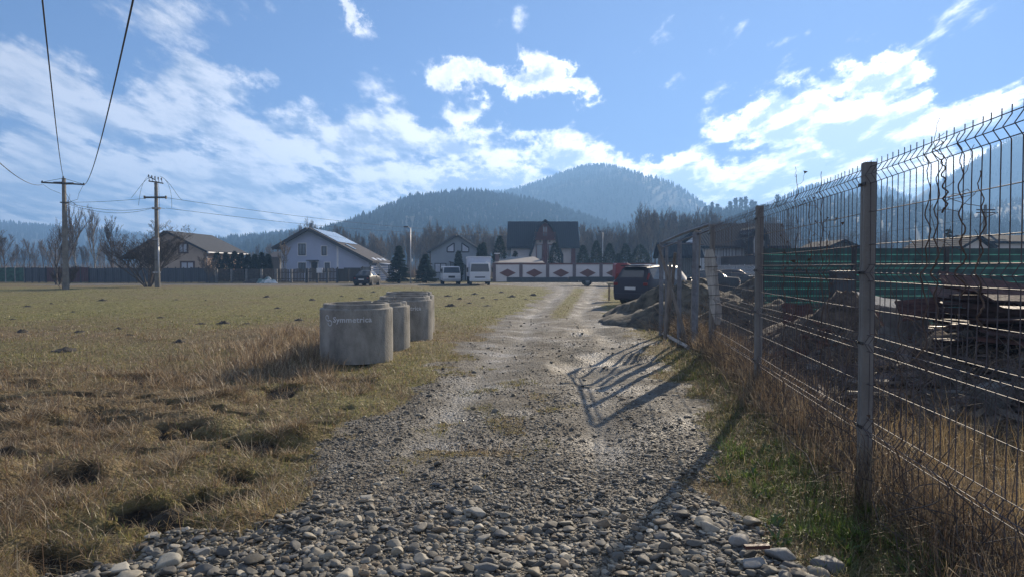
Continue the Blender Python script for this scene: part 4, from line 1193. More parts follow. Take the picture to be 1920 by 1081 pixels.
# ---- white wall with red diamonds
Yw = 76.0
M_brown_p = pm('render_red_brown', (.15, .050, .032), .12, 2, .85)
M_pill = pm('pillar_grey_brown', (.13, .085, .085), .12, 3, .85)
t = thing('diamond_wall', 'long white garden wall with red brown diamonds and coping before the red house', 'wall', (WX(925, Yw), Yw, 0))
ox = t.location.x; step = WX(977, Yw)-WX(927, Yw); ph = 2.02; pw = .36
npan = 6
for i in range(npan):
    x0 = i*step+pw/2+.1; x1 = (i+1)*step-pw/2+.1
    m = MB(); m.bb(x0, x1, -.06, .1, 0, ph-.14); wp = m.build('wall_panel', M_white_w, t)
    cx = (x0+x1)/2; cz = ph*.47; m = MB(); m.prism([(cx-.92, cz), (cx, cz-.46), (cx+.92, cz), (cx, cz+.46)], -.10, -.055); m.build('diamond', M_brown_p, wp)
for i in range(npan+1):
    m = MB(); m.bb(i*step+.1-pw/2, i*step+.1+pw/2, -.13, .16, 0, ph+.05); m.build('pillar', M_pill, t)
m = MB(); m.bb(-.1, npan*step+.3, -.12, .16, ph-.14, ph+.02)
m = MB()
for i in range(npan): m.bb(i*step+pw/2+.1, (i+1)*step-pw/2+.1, -.12, .16, ph-.14, ph+.02)
m.build('coping', M_brown_p, t)
t = thing('annex', 'low building with shallow grey sheet roof right behind the diamond wall', 'annex', (WX(925, 77.5), 77.5, 0))
a = WX(1021, 77.5)-WX(925, 77.5)
m = MB(); m.bb(.2, a-.2, 0, 5.5, 0, 1.9); m.build('wall', M_white_w, t)
m = MB(); v = [(0, -.2, 2.0), (a, -.2, 2.0), (a-.9, 6, 2.75), (.9, 6, 2.75)]
m.add(v+[(p[0], p[1], p[2]+.1) for p in v], [(0,1,2,3),(4,5,6,7),(0,1,5,4),(1,2,6,5),(2,3,7,6),(3,0,4,7)]); m.build('roof', pm('sheet_grey_warm', (.22, .20, .185), .12, 1, .7), t)
t = thing('chimney_stack', 'small stone chimney with cap at the left end of the annex roof', 'chimney', (WX(932, 78.5), 78.5, 0))
m = MB(); m.bb(-.22, .22, -.22, .22, 0, 3.05); m.build('stack', M_pill, t); m = MB(); m.bb(-.32, .32, -.32, .32, 3.1, 3.2); m.tube([(0,0,3.04),(0,0,3.12)], .1, 6); m.build('cap', M_whitef, t)
t = thing('garden_fence', 'plain wall running on to the right behind the red truck cab', 'wall', (WX(1222, Yw), Yw, 0))
m = MB(); m.bb(.3, 12, -.06, .08, 0, 1.7); m.build('wall_panel', M_plas_b, t); m = MB(); m.bb(.3, 12, -.1, .12, 1.7, 1.8); m.build('coping', M_brown_p, t)
# low dark kerb of beams before the wall
for (a, b, y, zz, lb) in [(950, 1084, 73.0, .52, 'long dark concrete beam lying before the diamond wall, left piece'), (1086, 1150, 73.6, .45, 'dark concrete beam lying before the diamond wall, right piece')]:
    m = MB(); w = WX(b, y)-WX(a, y); m.bb(0, w, -.3, .3, .0, zz)
    for k in range(6): m.bb(w*k/6+.3, w*k/6+.55, -.42, -.31, 0, zz*.6)
    tag(m.build('concrete_beam', pm('beam_dark', (.055, .058, .065), .2, 3, .8), loc=(WX(a, y), y, 0), bevel=.02), lb, 'beam')
# white picket fence before the dark roofed house
t = thing('picket_fence', 'pale blue white picket fence before the dark roofed house, seen through the wire', 'fence', (WX(1338, 52), 52, 0)); w = WX(1425, 52)-WX(1338, 52)
M_pale = pm('paint_pale_blue', (.42, .47, .54), .08, 3, .6)
for k in range(3):
    m = MB()
    for j in range(13): m.bb(w*k/3+.06+j*.088, w*k/3+.12+j*.088, -.01, .01, .15, 1.75)
    m.bb(w*k/3, w*(k+1)/3, .012, .04, .4, .46); m.bb(w*k/3, w*(k+1)/3, .012, .04, 1.4, 1.46); m.build('fence_panel', M_pale, t)
for k in range(4):
    m = MB(); m.bb(w*k/3-.04, w*k/3+.04, -.04, -.012, -.1, 1.8); m.build('fence_post', M_pale, t)

# ================================================================ street lamps and utility poles
M_pole = pm('pole_concrete', (.17, .155, .135), .25, 3, .9, bump=.4, bscale=40)
M_galv = pm('galvanised', (.42, .43, .45), .12, 4, .45, metal=.6)
M_iron = pm('iron_dark', (.05, .045, .042), .3, 6, .6, metal=.5)
def lamp(label, px, Y, top, arm=1):
    h = WZ(top, Y); t = thing('street_lamp', label, 'lamp', (WX(px, Y), Y, 0))
    m = MB(); m.tube([(0, 0, 0), (0, 0, h*.5), (0, 0, h)], [.062, .048, .036], 8); m.build('pole', M_galv, t, smooth=True)
    m = MB(); m.tube([(0, 0, h-.05), (-.12*arm, 0, h+.08), (-.34*arm, -.1, h+.10)], .035, 6); m.build('arm', M_galv, t)
    m = MB(); m.box((-.42*arm, -.12, h+.12), (.46, .26, .13)); m.build('lamp_head', M_darkf, t, bevel=.03)
    m = MB(); m.box((.1, 0, h*.42), (.16, .2, .28)); m.build('junction_box', M_galv, t, bevel=.01)
lamp('tall galvanised street lamp between the two dark spruces', 770, 67, 428)
lamp('grey street lamp behind the diamond wall right of the red house', 1130, 90, 436)
def ins(m, p, h=.16): m.lathe([(0, 0), (.035, 0), (.06, .03), (.03, .06), (.06, .09), (.03, h-.02), (0, h)], 8, p)
def utility_pole(label, px, base_py, Y, top, style):
    h = WZ(top, Y); x = WX(px, Y)
    t = thing('utility_pole', label, 'pole', (x, Y, 0))
    m = MB()
    m.add([(-.17, -.15, -.2), (.17, -.15, -.2), (.17, .15, -.2), (-.17, .15, -.2), (-.10, -.09, h), (.10, -.09, h), (.10, .09, h), (-.10, .09, h)], [(0,1,2,3),(4,5,6,7),(0,1,5,4),(1,2,6,5),(2,3,7,6),(3,0,4,7)])
    m.build('pole_shaft', M_pole, t, bevel=.03)
    if style == 1:
        m = MB(); m.box((-.75, -.1, h-.36), (1.5, .09, .10), Matrix.Rotation(R(3), 3, 'Y')); m.box((.75, -.1, h-.43), (1.5, .09, .10), Matrix.Rotation(R(3), 3, 'Y'))
        m.tube([(-1.45, -.1, h-.3), (0, -.08, h-.02), (1.45, -.1, h-.45)], .014, 4); m.box((-.35, -.1, h-.35), (.55, .14, .14)); m.box((.45, -.1, h-.40), (.55, .14, .14)); m.build('crossarm', M_iron, t)
        for q_ in ((-1.45, -.1, h-.32), (1.45, -.1, h-.48), (0, -.06, h)):
            m = MB(); ins(m, (q_[0], q_[1], q_[2]-.02)); m.build('insulator', M_iron, t, smooth=True)
        m = MB(); m.tube([(1.42, -.1, h-.5), (1.1, -.1, h-1.1), (1.0, -.1, h-1.5), (.2, -.12, h-1.75)], .012, 4); m.tube([(.12, -.12, h-.9), (.5, -.1, h-1.6), (1.0, -.1, h-1.98)], .014, 4)
        m.tube([(-1.4, -.1, h-.45), (-.9, -.1, h-.8), (-.15, -.12, h-1.1)], .010, 4); m.build('jumper_wire', M_iron, t)
        m = MB(); m.bb(-.2, .2, -.18, .16, h-1.75, h-1.68); m.tube([(.15, -.15, h-1.7), (.6, -.2, h-1.72)], .025, 5); m.build('clamp', M_iron, t)
    elif style == 2:
        m = MB(); m.bb(-.85, .85, -.2, -.08, h-1.35, h-1.22); m.bb(-.88, -.8, -.22, -.06, h-1.4, h-1.16); m.bb(.80, .88, -.22, -.06, h-1.4, h-1.16); m.build('crossarm', M_iron, t)
        m = MB(); m.bb(-.26, .26, -.2, .2, h-2.2, h-2.05); m.tube([(.2, -.1, h-2.1), (.75, -.12, h-2.16)], .02, 5); m.build('collar', M_conc, t)
        m = MB(); m.box((0, 0, h-.08), (1.15, .1, .09), Matrix.Rotation(R(9), 3, 'Y')); m.box((-.25, 0, h+.2), (.5, .08, .07), Matrix.Rotation(R(25), 3, 'Y'))
        for i in range(5): m.tube([(-.5+i*.25, 0, h-.05-.04*i), (-.56+i*.25, 0, h+.35-.06*i)], .025, 5)
        m.build('switch_frame', M_iron, t)
        for i in range(5):
            m = MB(); ins(m, (-.57+i*.25, 0, h+.33-.06*i), .2); m.build('insulator', M_iron, t, smooth=True)
        m = MB()
        for (a, b, c, d) in [((-.5, 0, h+.45), (-1.0, -.1, h+.1), (-1.2, -.1, h-.7), (-1.35, -.1, h-1.9)), ((-.3, 0, h+.4), (-.9, -.1, h+.15), (-1.5, -.1, h-.9), (-1.9, -.1, h-1.3)), ((.3, 0, h+.4), (1.0, 0, h+.2), (1.3, 0, h-.9), (1.2, 0, h-2.1)), ((.5, 0, h+.3), (1.3, 0, h-.2), (1.7, 0, h-1.4), (2.1, 0, h-1.5)), ((.2, 0, h-.2), (.35, -.1, h-2), (.3, -.15, h-4), (.22, -.2, h-6.0))]:
            pts = []
            for k in range(13):
                s = k/12; A, B, C_, D2 = map(Vector, (a, b, c, d)); pts.append(A*(1-s)**3+B*3*s*(1-s)**2+C_*3*s*s*(1-s)+D2*s**3)
            m.tube(pts, .012, 4)
        m.build('jumper_wire', M_iron, t)
        m = MB(); m.tube([(.21, -.2, 0), (.21, -.2, 3.9)], .06, 8); m.build('cable_pipe', M_galv, t, smooth=True)
        m = MB(); m.bb(-.24, .36, -.26, -.19, 1.15, 1.22); m.bb(-.22, .30, -.26, -.17, 3.75, 3.8); m.build('strap', M_galv, t)
    else:
        for z in (h-.5, h-.75):
            m = MB(); m.bb(-.8, .8, -.12, -.02, z, z+.1); m.build('crossarm', M_iron, t)
    return t
u1 = utility_pole('concrete utility pole at the far left with one slanted crossarm', 123, 543, 48, 334, 1)
u2 = utility_pole('darker concrete utility pole with switch gear on top and a cable pipe', 295, 539, 54, 340, 2)
u3 = utility_pole('distant concrete utility pole seen through the wire fence at the right', 1845, 560, 60, 384, 3)
u4 = utility_pole('plain concrete utility pole hidden behind the roof of the red house', 1012, 530, 108, 430, 3)
def cable(name, label, A, B, sag, r, group=None, n=40):
    A = Vector(A); B = Vector(B); pts = []
    for i in range(n+1):
        s = i/n; p = A.lerp(B, s); p.z -= 4*sag*s*(1-s); pts.append(p)
    m = MB(); m.tube(pts, r, 5, cap=False)
    return tag(m.build(name, M_iron, smooth=True), label, 'cable', group)
U1 = u1.location; h1 = WZ(334, 48); U2 = u2.location; h2 = WZ(340, 54); h4 = WZ(430, 108)
cable('overhead_cable', 'overhead wire rising from the first pole out of the top, left of two', (U1.x, 47.94, h1+.1), (12.5, -20, 8.6), 1.9, .016)
cable('overhead_cable', 'overhead wire rising from the first pole out of the top, right of two', (U1.x+1.45, 47.9, h1-.48), (14.0, -20, 8.6), 2.3, .016)
cable('overhead_cable', 'overhead wire leaving through the left edge of the picture', (U1.x-1.45, 47.9, h1-.48), (9, -20, 8.6), 2.6, .016)
for k, (dz1, dz2, sg, lb) in enumerate([(-1.70, -1.3, .1, 'top one'), (-1.72, -2.1, .35, 'middle one'), (-1.78, -2.15, .5, 'lowest one')]):
    cable('overhead_cable', 'short wire slung between the two utility poles at the left, '+lb, (U1.x+.2, 47.9, h1+dz1), (U2.x-.3, 53.85, h2+dz2), sg, .013)
for k, (dz1, dz2, sg, lb) in enumerate([(-1.3, -.4, .9, 'upper one'), (-2.12, -.7, .9, 'lower one')]):
    cable('overhead_cable', 'long sagging wire from the second pole across to the red house, '+lb, (U2.x+.8, 53.9, h2+dz1), (u4.location.x, 107.9, h4+dz2), sg, .014)
cable('overhead_cable', 'thin wire crossing low behind the fence towards the distant pole', (WX(1300, 75), 75, WZ(455, 75)), (u3.location.x+.5, 60, WZ(403, 60)), .8, .014)

# ================================================================ vehicles
M_tyre = pm('tyre_rubber', (.018, .018, .018), .1, 8, .9)
M_rim = pm('rim_alloy', (.35, .35, .36), .1, 8, .4, metal=.8)
M_blk = pm('black_plastic', (.02, .02, .022), .1, 8, .6)
def paint(name, c, rough=.3):
    if name in MATS: return MATS[name]
    m, nt, b = nmat(name); b.inputs['Base Color'].default_value = (*c, 1); b.inputs['Roughness'].default_value = rough
    b.inputs['Coat Weight'].default_value = .12; b.inputs['Specular IOR Level'].default_value = .3; b.inputs['Coat Roughness'].default_value = .12
    n = nt.nodes.new('ShaderNodeTexNoise'); n.inputs['Scale'].default_value = 2; n.inputs['Detail'].default_value = 6
    mr = nt.nodes.new('ShaderNodeMapRange'); mr.inputs[3].default_value = rough*.7; mr.inputs[4].default_value = rough*1.8
    nt.links.new(n.outputs['Fac'], mr.inputs[0]); nt.links.new(mr.outputs[0], b.inputs['Roughness'])
    MATS[name] = m; return m
M_lred = paint('lamp_red', (.16, .010, .010), .25)
M_lorg = paint('lamp_orange', (.6, .18, .03), .2)
M_lclr = paint('lamp_clear', (.6, .6, .62), .15)
M_plate = pm('number_plate', (.6, .6, .6), .05, 3, .5)
def wheel(parent, x, y, r, w=.22, name='wheel'):
    g = empty(name); g.parent = parent; g.location = (x, y, r)
    m = MB(); s = 1 if x > 0 else -1
    prof = [(r*.62, -w/2), (r*.94, -w/2), (r, -w*.32), (r, w*.32), (r*.94, w/2), (r*.62, w/2)]
    m.lathe(prof, 24, closed=True); m.v = [(p[2], p[0], p[1]) for p in m.v]; ty = m.build('tyre', M_tyre, g, smooth=True, angle=40)
    m = MB(); m.lathe([(0, w*.30), (r*.2, w*.34), (r*.25, w*.22), (r*.6, w*.36), (r*.63, w*.40), (r*.63, -w*.40), (0, -w*.40)], 24); m.v = [(p[2]*s, p[0], p[1]) for p in m.v]; m.build('rim', M_rim, g, smooth=True, angle=30)
def car(name, label, loc, rz, body, st, gh, r_w=.33, wy=(-1.35, 1.38), W=.9, details=True, glass=M_glassd, roofbar=False):
    """st: stations (y, halfwidth, zbelt, ztop, halfwidth at top); gh=(first,last) cabin stations"""
    t = thing(name, label, 'car', loc, rz)
    n = len(st); rings = []
    for (y, w, zb, zt, wt) in st:
        z0 = .22
        half = [(w*.90, z0), (w*.985, z0+.16), (w, zb*.62), (w*.985, zb*.9), (w*.95, zb), (wt+(w*.95-wt)*.10, zt-(zt-zb)*.12), (wt*.86, zt-(zt-zb)*.0+.0), (0, zt+.015)]
        ring = [Vector((a, y, b)) for a, b in half]+[Vector((-a, y, b)) for a, b in reversed(half[:-1])]
        rings.append(ring)
    m = MB(); k = len(rings[0]); vs = [p for rg in rings for p in rg]; fs = []
    for i in range(n-1):
        for j in range(k-1): fs.append((i*k+j, i*k+j+1, (i+1)*k+j+1, (i+1)*k+j))
        fs.append((i*k+k-1, i*k, (i+1)*k, (i+1)*k+k-1))
    fs.append(tuple(range(k))); fs.append(tuple(range((n-1)*k, n*k)))
    m.add(vs, fs); m.build('body', body, t, smooth=True, angle=42)
    def glasspane(nm, quads, off=.008, inset=.06):
        g = MB()
        for q4 in quads:
            c = sum(q4, Vector())/4; nn = (q4[1]-q4[0]).cross(q4[2]-q4[1]).normalized()
            if nn.dot(c-Vector((0, c.y*.6, .8))) < 0: nn = -nn
            g.add([p+nn*off for p in q4]+[p+nn*(-.004) for p in q4], [(0,1,2,3),(0,1,5,4),(1,2,6,5),(2,3,7,6),(3,0,4,7)])
        g.build(nm, glass, t)
    a, b = gh
    def lerp4(A, B, C_, D2, u0, u1, v0, v1):
        f = lambda u, v: (A.lerp(B, u)).lerp(D2.lerp(C_, u), v)
        return [f(u0, v0), f(u1, v0), f(u1, v1), f(u0, v1)]
    for s in (0, 1):
        j = 4 if s == 0 else k-5
        jj = 5 if s == 0 else k-6
        qs = []
        for i in range(a, b):
            A, B, C_, D2 = rings[i][j], rings[i+1][j], rings[i+1][jj], rings[i][jj]
            qs.append(lerp4(A, B, C_, D2, .06, .94, .08, .95))
        glasspane('side_window', qs)
    # windscreen and rear window: between cabin end and next station
    for (i0, i1, nm) in ((a-1, a, 'rear_window'), (b+1, b, 'windscreen')):
        A, B = rings[i0], rings[i1]
        L_, R_ = 6, k-7
        q4 = [A[L_], A[R_], B[R_], B[L_]]
        q4 = lerp4(q4[0], q4[1], q4[2], q4[3], .04, .96, .10, .93)
        glasspane(nm, [q4])
    yr, yfr = st[0][0], st[-1][0]; w0 = st[0][1]; w1 = st[-1][1]; zb0 = st[0][2]; zb1 = st[-1][2]
    m = MB(); m.bb(-w0*.93, w0*.93, yr-.07, yr+.25, .25, .52); m.build('rear_bumper', body if details else M_blk, t, bevel=.04)
    m = MB(); m.bb(-w1*.93, w1*.93, yfr-.25, yfr+.07, .22, .48); m.build('front_bumper', body, t, bevel=.04)
    m = MB(); m.bb(-.26, .26, yr-.035, yr-.0, .66 if zb0 > .9 else .56, .77 if zb0 > .9 else .67); m.build('number_plate', M_plate, t)
    for s in (-1, 1):
        m = MB(); m.bb(s*w0*.74, s*w0*.985, yr-.03, yr+.14, zb0-.15, zb0-.02); m.build('tail_light', M_lred, t, bevel=.02)
        m = MB(); m.bb(s*w1*.55, s*w1*.93, yfr-.12, yfr+.03, zb1-.17, zb1-.03); m.build('headlight', M_lclr, t, bevel=.02)
        ym = st[b][0]+.15; m = MB(); m.bb(s*(W+.0), s*(W+.2), ym, ym+.12, st[b][2]+.0, st[b][2]+.15); m.build('mirror', body, t, bevel=.03)
    for y in wy:
        for s in (-1, 1):
            m = MB(); m.tube([(s*(W-.30), y, r_w+.02), (s*(W+.004), y, r_w+.02)], r_w*1.16, 20); m.build('wheel_arch', M_blk, t)
            wheel(t, s*(W-.10), y, r_w)
    if roofbar:
        for s in (-1, 1):
            m = MB(); m.tube([(s*.62, st[a][0]+.2, st[a][3]+.02), (s*.62, st[a][0]+.3, st[a][3]+.07), (s*.62, st[b][0]-.3, st[b][3]+.07), (s*.62, st[b][0]-.2, st[b][3]+.0)], .018, 6); m.build('roof_rail', M_galv, t)
    return t
SUV = [(-2.28, .86, .98, 1.02, .74), (-2.22, .90, 1.04, 1.12, .74), (-1.92, .92, 1.06, 1.60, .62), (-1.2, .93, 1.03, 1.68, .64), (-.2, .93, 1.0, 1.70, .65), (.55, .93, .99, 1.64, .64), (1.15, .92, .98, 1.10, .72), (1.75, .90, .93, 1.02, .70), (2.2, .84, .82, .90, .62), (2.34, .76, .62, .70, .55)]
suv = car('parked_suv', 'dark grey wine coloured estate car parked behind the soil mound, tail lights towards us', (WX(1203, 29.0)+1.05, 30.3, .0), R(-44), paint('paint_dark_plum', (.020, .018, .030), .35), SUV, (2, 5), .35, (-1.35, 1.45), .93, roofbar=True)
# taller rear lamps and spoiler of this car
for s in (-1, 1):
    m = MB(); m.box((s*.80, -2.15, 1.20), (.07, .10, .30), Matrix.Rotation(R(-25), 3, 'X')); m.build('upper_tail_light', M_lred, suv, bevel=.02)
m = MB(); m.bb(-.6, .6, -2.12, -1.8, 1.63, 1.68); m.build('roof_spoiler', MATS['paint_dark_plum'], suv, bevel=.015)
SED = [(-2.15, .72, .80, .86, .6), (-2.08, .82, .90, .97, .66), (-1.45, .86, .93, 1.00, .68), (-.98, .86, .93, 1.38, .56), (-.3, .87, .92, 1.43, .58), (.3, .87, .91, 1.38, .57), (.95, .86, .89, .97, .66), (1.6, .84, .82, .90, .62), (2.1, .76, .68, .76, .5)]
car('parked_car', 'small dark blue sedan standing in the field before the blue house gate', (WX(689, 60), 60, 0), R(-4), paint('paint_navy', (.008, .009, .013), .4), SED, (3, 5), .30, (-1.25, 1.3), .86).scale = (.9, .9, .9)
car('parked_car', 'dark car parked behind the plum estate, seen through the leaning poles', (WX(1318, 42), 42, 0), R(70), paint('paint_green_grey', (.04, .055, .065), .7), SED, (3, 5), .31, (-1.25, 1.3), .86)
car('parked_car', 'grey car roof showing over the soil heap before the pale picket fence', (WX(1360, 48), 48, 0), R(82), paint('paint_grey', (.06, .07, .075), .7), SED, (3, 5), .31, (-1.25, 1.3), .86)

M_vw = paint('van_white', (.55, .56, .58), .35)
def boxy_front(t, W2, z0, zb, zt, yb, yf_, rake, body, glass_m, cabname='cab'):
    """cab with raked windscreen, front faces -y"""
    m = MB()
    side = [(yf_, z0), (yf_-.0, zb), (yf_+rake, zt), (yb, zt), (yb, z0)]
    vs = [(-W2, y, z) for y, z in side]+[(W2, y, z) for y, z in side]
    vs = [((x*(.90 if z == zt else 1)), y, z) for x, y, z in vs]
    n = 5; fs = [tuple(range(n)), tuple(range(n, 2*n))]+[(i, (i+1) % n, (i+1) % n+n, i+n) for i in range(n)]
    m.add(vs, fs); c = m.build(cabname, body, t, bevel=.06, smooth=True, angle=50)
    dn = Vector((0, -(zt-zb), rake)).normalized()
    g = MB(); a = Vector((0, yf_, zb)); b = Vector((0, yf_+rake, zt))
    p = [a.lerp(b, .08)+Vector((-W2*.90, 0, 0)), a.lerp(b, .08)+Vector((W2*.90, 0, 0)), a.lerp(b, .86)+Vector((W2*.80, 0, 0)), a.lerp(b, .86)+Vector((-W2*.80, 0, 0))]
    g.add([q_+dn*.012 for q_ in p]+[q_-dn*.03 for q_ in p], [(0,1,2,3),(0,1,5,4),(1,2,6,5),(2,3,7,6),(3,0,4,7)]); g.build('windscreen', glass_m, t)
    for s in (-1, 1):
        g = MB(); g.add([(s*(W2+.004), yf_+.15+rake*.1, zb+.05), (s*(W2+.004), yf_+1.05, zb+.05), (s*(W2*.92+.006), yf_+1.05, zt-.12), (s*(W2*.92+.006), yf_+rake+.15, zt-.12)], [(0,1,2,3)]); g.build('side_window', glass_m, t)
    return c
# white minibus
Yv = 62.0
t = thing('white_van', 'small white van without plates parked left of the box truck', 'van', (WX(847, Yv), Yv, 0), R(9))
boxy_front(t, .83, .34, 1.0, 1.66, 4.3, 0, .36, M_vw, M_glassd, 'body')
m = MB(); m.bb(-.30, .30, -.03, .02, .62, .80); m.build('grille', M_blk, t)
m = MB(); m.bb(-.80, .80, -.08, .1, .32, .54); m.build('bumper', pm('bumper_grey', (.32, .33, .35), .1, 4, .6), t, bevel=.03)
for s in (-1, 1):
    m = MB(); m.bb(s*.48, s*.78, -.03, .04, .70, .90); m.build('headlight', M_lclr, t, bevel=.02)
    m = MB(); m.bb(s*.86, s*1.02, .25, .35, 1.2, 1.42); m.build('mirror', M_blk, t, bevel=.02)
    g = MB(); g.bb(s*.835, s*.84, 1.3, 2.5, 1.05, 1.48); g.build('side_window', M_glassd, t)
    for y in (.75, 3.4): wheel(t, s*.74, y, .31, .2)
m = MB(); m.tube([(-.55, .03, 1.03), (-.1, .07, 1.11)], .012, 4); m.tube([(.1, .03, 1.03), (.55, .07, 1.11)], .012, 4); m.build('wiper', M_blk, t)
# white box truck
Yv = 60.0
t = thing('box_truck', 'white box truck with tall cargo body parked beside the small van', 'truck', (WX(900, Yv), Yv, 0), R(5))
boxy_front(t, .92, .42, 1.12, 1.98, 1.75, 0, .28, M_vw, M_glassd)
m = MB(); m.bb(-1.04, 1.04, 1.85, 6.6, .75, 2.48); m.build('cargo_box', pm('cargo_white', (.50, .52, .60), .05, 1.5, .5), t, bevel=.03)
m = MB(); m.bb(-1.07, 1.07, 1.80, 1.9, 2.485, 2.56); m.bb(-1.10, -1.045, 1.79, 6.6, 2.40, 2.55); m.bb(1.045, 1.10, 1.79, 6.6, 2.40, 2.55); m.build('box_trim', M_whitef, t)
m = MB(); m.bb(-.45, .45, -.03, .02, .66, .76); m.build('grille', M_blk, t)
m = MB(); m.bb(-.92, .92, -.10, .1, .34, .58); m.build('bumper', M_vw, t, bevel=.04)
for s in (-1, 1):
    m = MB(); m.bb(s*.58, s*.86, -.03, .05, .62, .80); m.build('headlight', M_lclr, t, bevel=.02)
    m = MB(); m.bb(s*1.02, s*1.16, .10, .2, 1.15, 1.55); m.tube([(s*.92, .2, 1.5), (s*1.08, .15, 1.52)], .015, 4); m.build('mirror', M_blk, t, bevel=.02)
    wheel(t, s*.80, .85, .36, .22); wheel(t, s*.85, 5.0, .36, .34)
m = MB(); m.bb(-.4, -.3, .3, 6.4, .5, .7); m.bb(.3, .4, .3, 6.4, .5, .7); m.build('chassis', M_blk, t)
m = MB(); m.bb(.55, .72, 1.0, 1.3, 2.0, 2.12); m.build('roof_marker', M_whitef, t)
# red flatbed
Yv = 58.0
t = thing('red_flatbed_truck', 'truck with bright red cab and long low dark flatbed before the diamond wall', 'truck', (WX(1175, Yv), Yv, 0), 0)
m = MB(); side = [(-.95, .55), (-.95, 1.78), (-.82, 1.93), (.05, 1.95), (.32, 1.80), (.95, .98), (1.35, .90), (1.40, .45), (-.95, .45)]
m.prism(side, 0, 1.7); m.build('cab', paint('paint_red', (.20, .010, .012), .5), t, bevel=.05)
g = MB(); g.prism([(-.0, 1.02), (.72, 1.02), (.22, 1.72), (-.0, 1.74)], -.012, .0); g.build('side_window', M_glassd, t)
g = MB(); g.add([(.36, .1, 1.78), (.36, 1.6, 1.78), (.95, 1.6, 1.03), (.95, .1, 1.03)], [(0,1,2,3)]); g.v = [(x+.012, y, z+.012) for x, y, z in g.v]; g.build('windscreen', M_glassd, t)
m = MB(); m.bb(-4.9, -1.05, .05, 1.65, .55, .70); m.bb(-4.9, -1.05, .03, .06, .45, .78); m.build('flatbed', pm('bed_dark', (.035, .038, .045), .2, 3, .7), t)
m = MB(); m.bb(1.2, 1.45, -.02, 1.7, .35, .55); m.build('bumper', M_blk, t)
for y in (.15, 1.55):
    for x in (.85, -3.3):
        w_ = empty('wheel'); w_.parent = t; w_.location = (x, y, .36); m = MB(); m.lathe([(.22, -.11), (.34, -.11), (.36, -.06), (.36, .06), (.34, .11), (.22, .11)], 20, closed=True); m.v = [(p[0], p[2], p[1]) for p in m.v]; m.build('tyre', M_tyre, w_, smooth=True)
        m = MB(); m.lathe([(0, .08), (.22, .06), (.22, -.06), (0, -.08)], 16); m.v = [(p[0], p[2], p[1]) for p in m.v]; m.build('rim', M_rim, w_, smooth=True)
# wooden table of planks by the car
t = thing('plank_table', 'makeshift table of a pale wooden board on thin legs left of the plum car', 'table', (WX(1164, 33), 33, 0), R(-12))
m = MB(); m.bb(-.65, .75, -.4, .4, .80, .86); m.bb(-.6, .7, -.42, .42, .74, .795); m.build('board', pm('wood_pale', (.36, .31, .20), .15, 2, .8, stretch=(1, 8, 8)), t)
for x, y in ((-.55, -.35), (.65, -.35), (-.55, .35), (.65, .35)):
    m = MB(); m.bb(x-.018, x+.018, y-.018, y+.018, -.05, .74); m.build('leg', M_brownf, t)
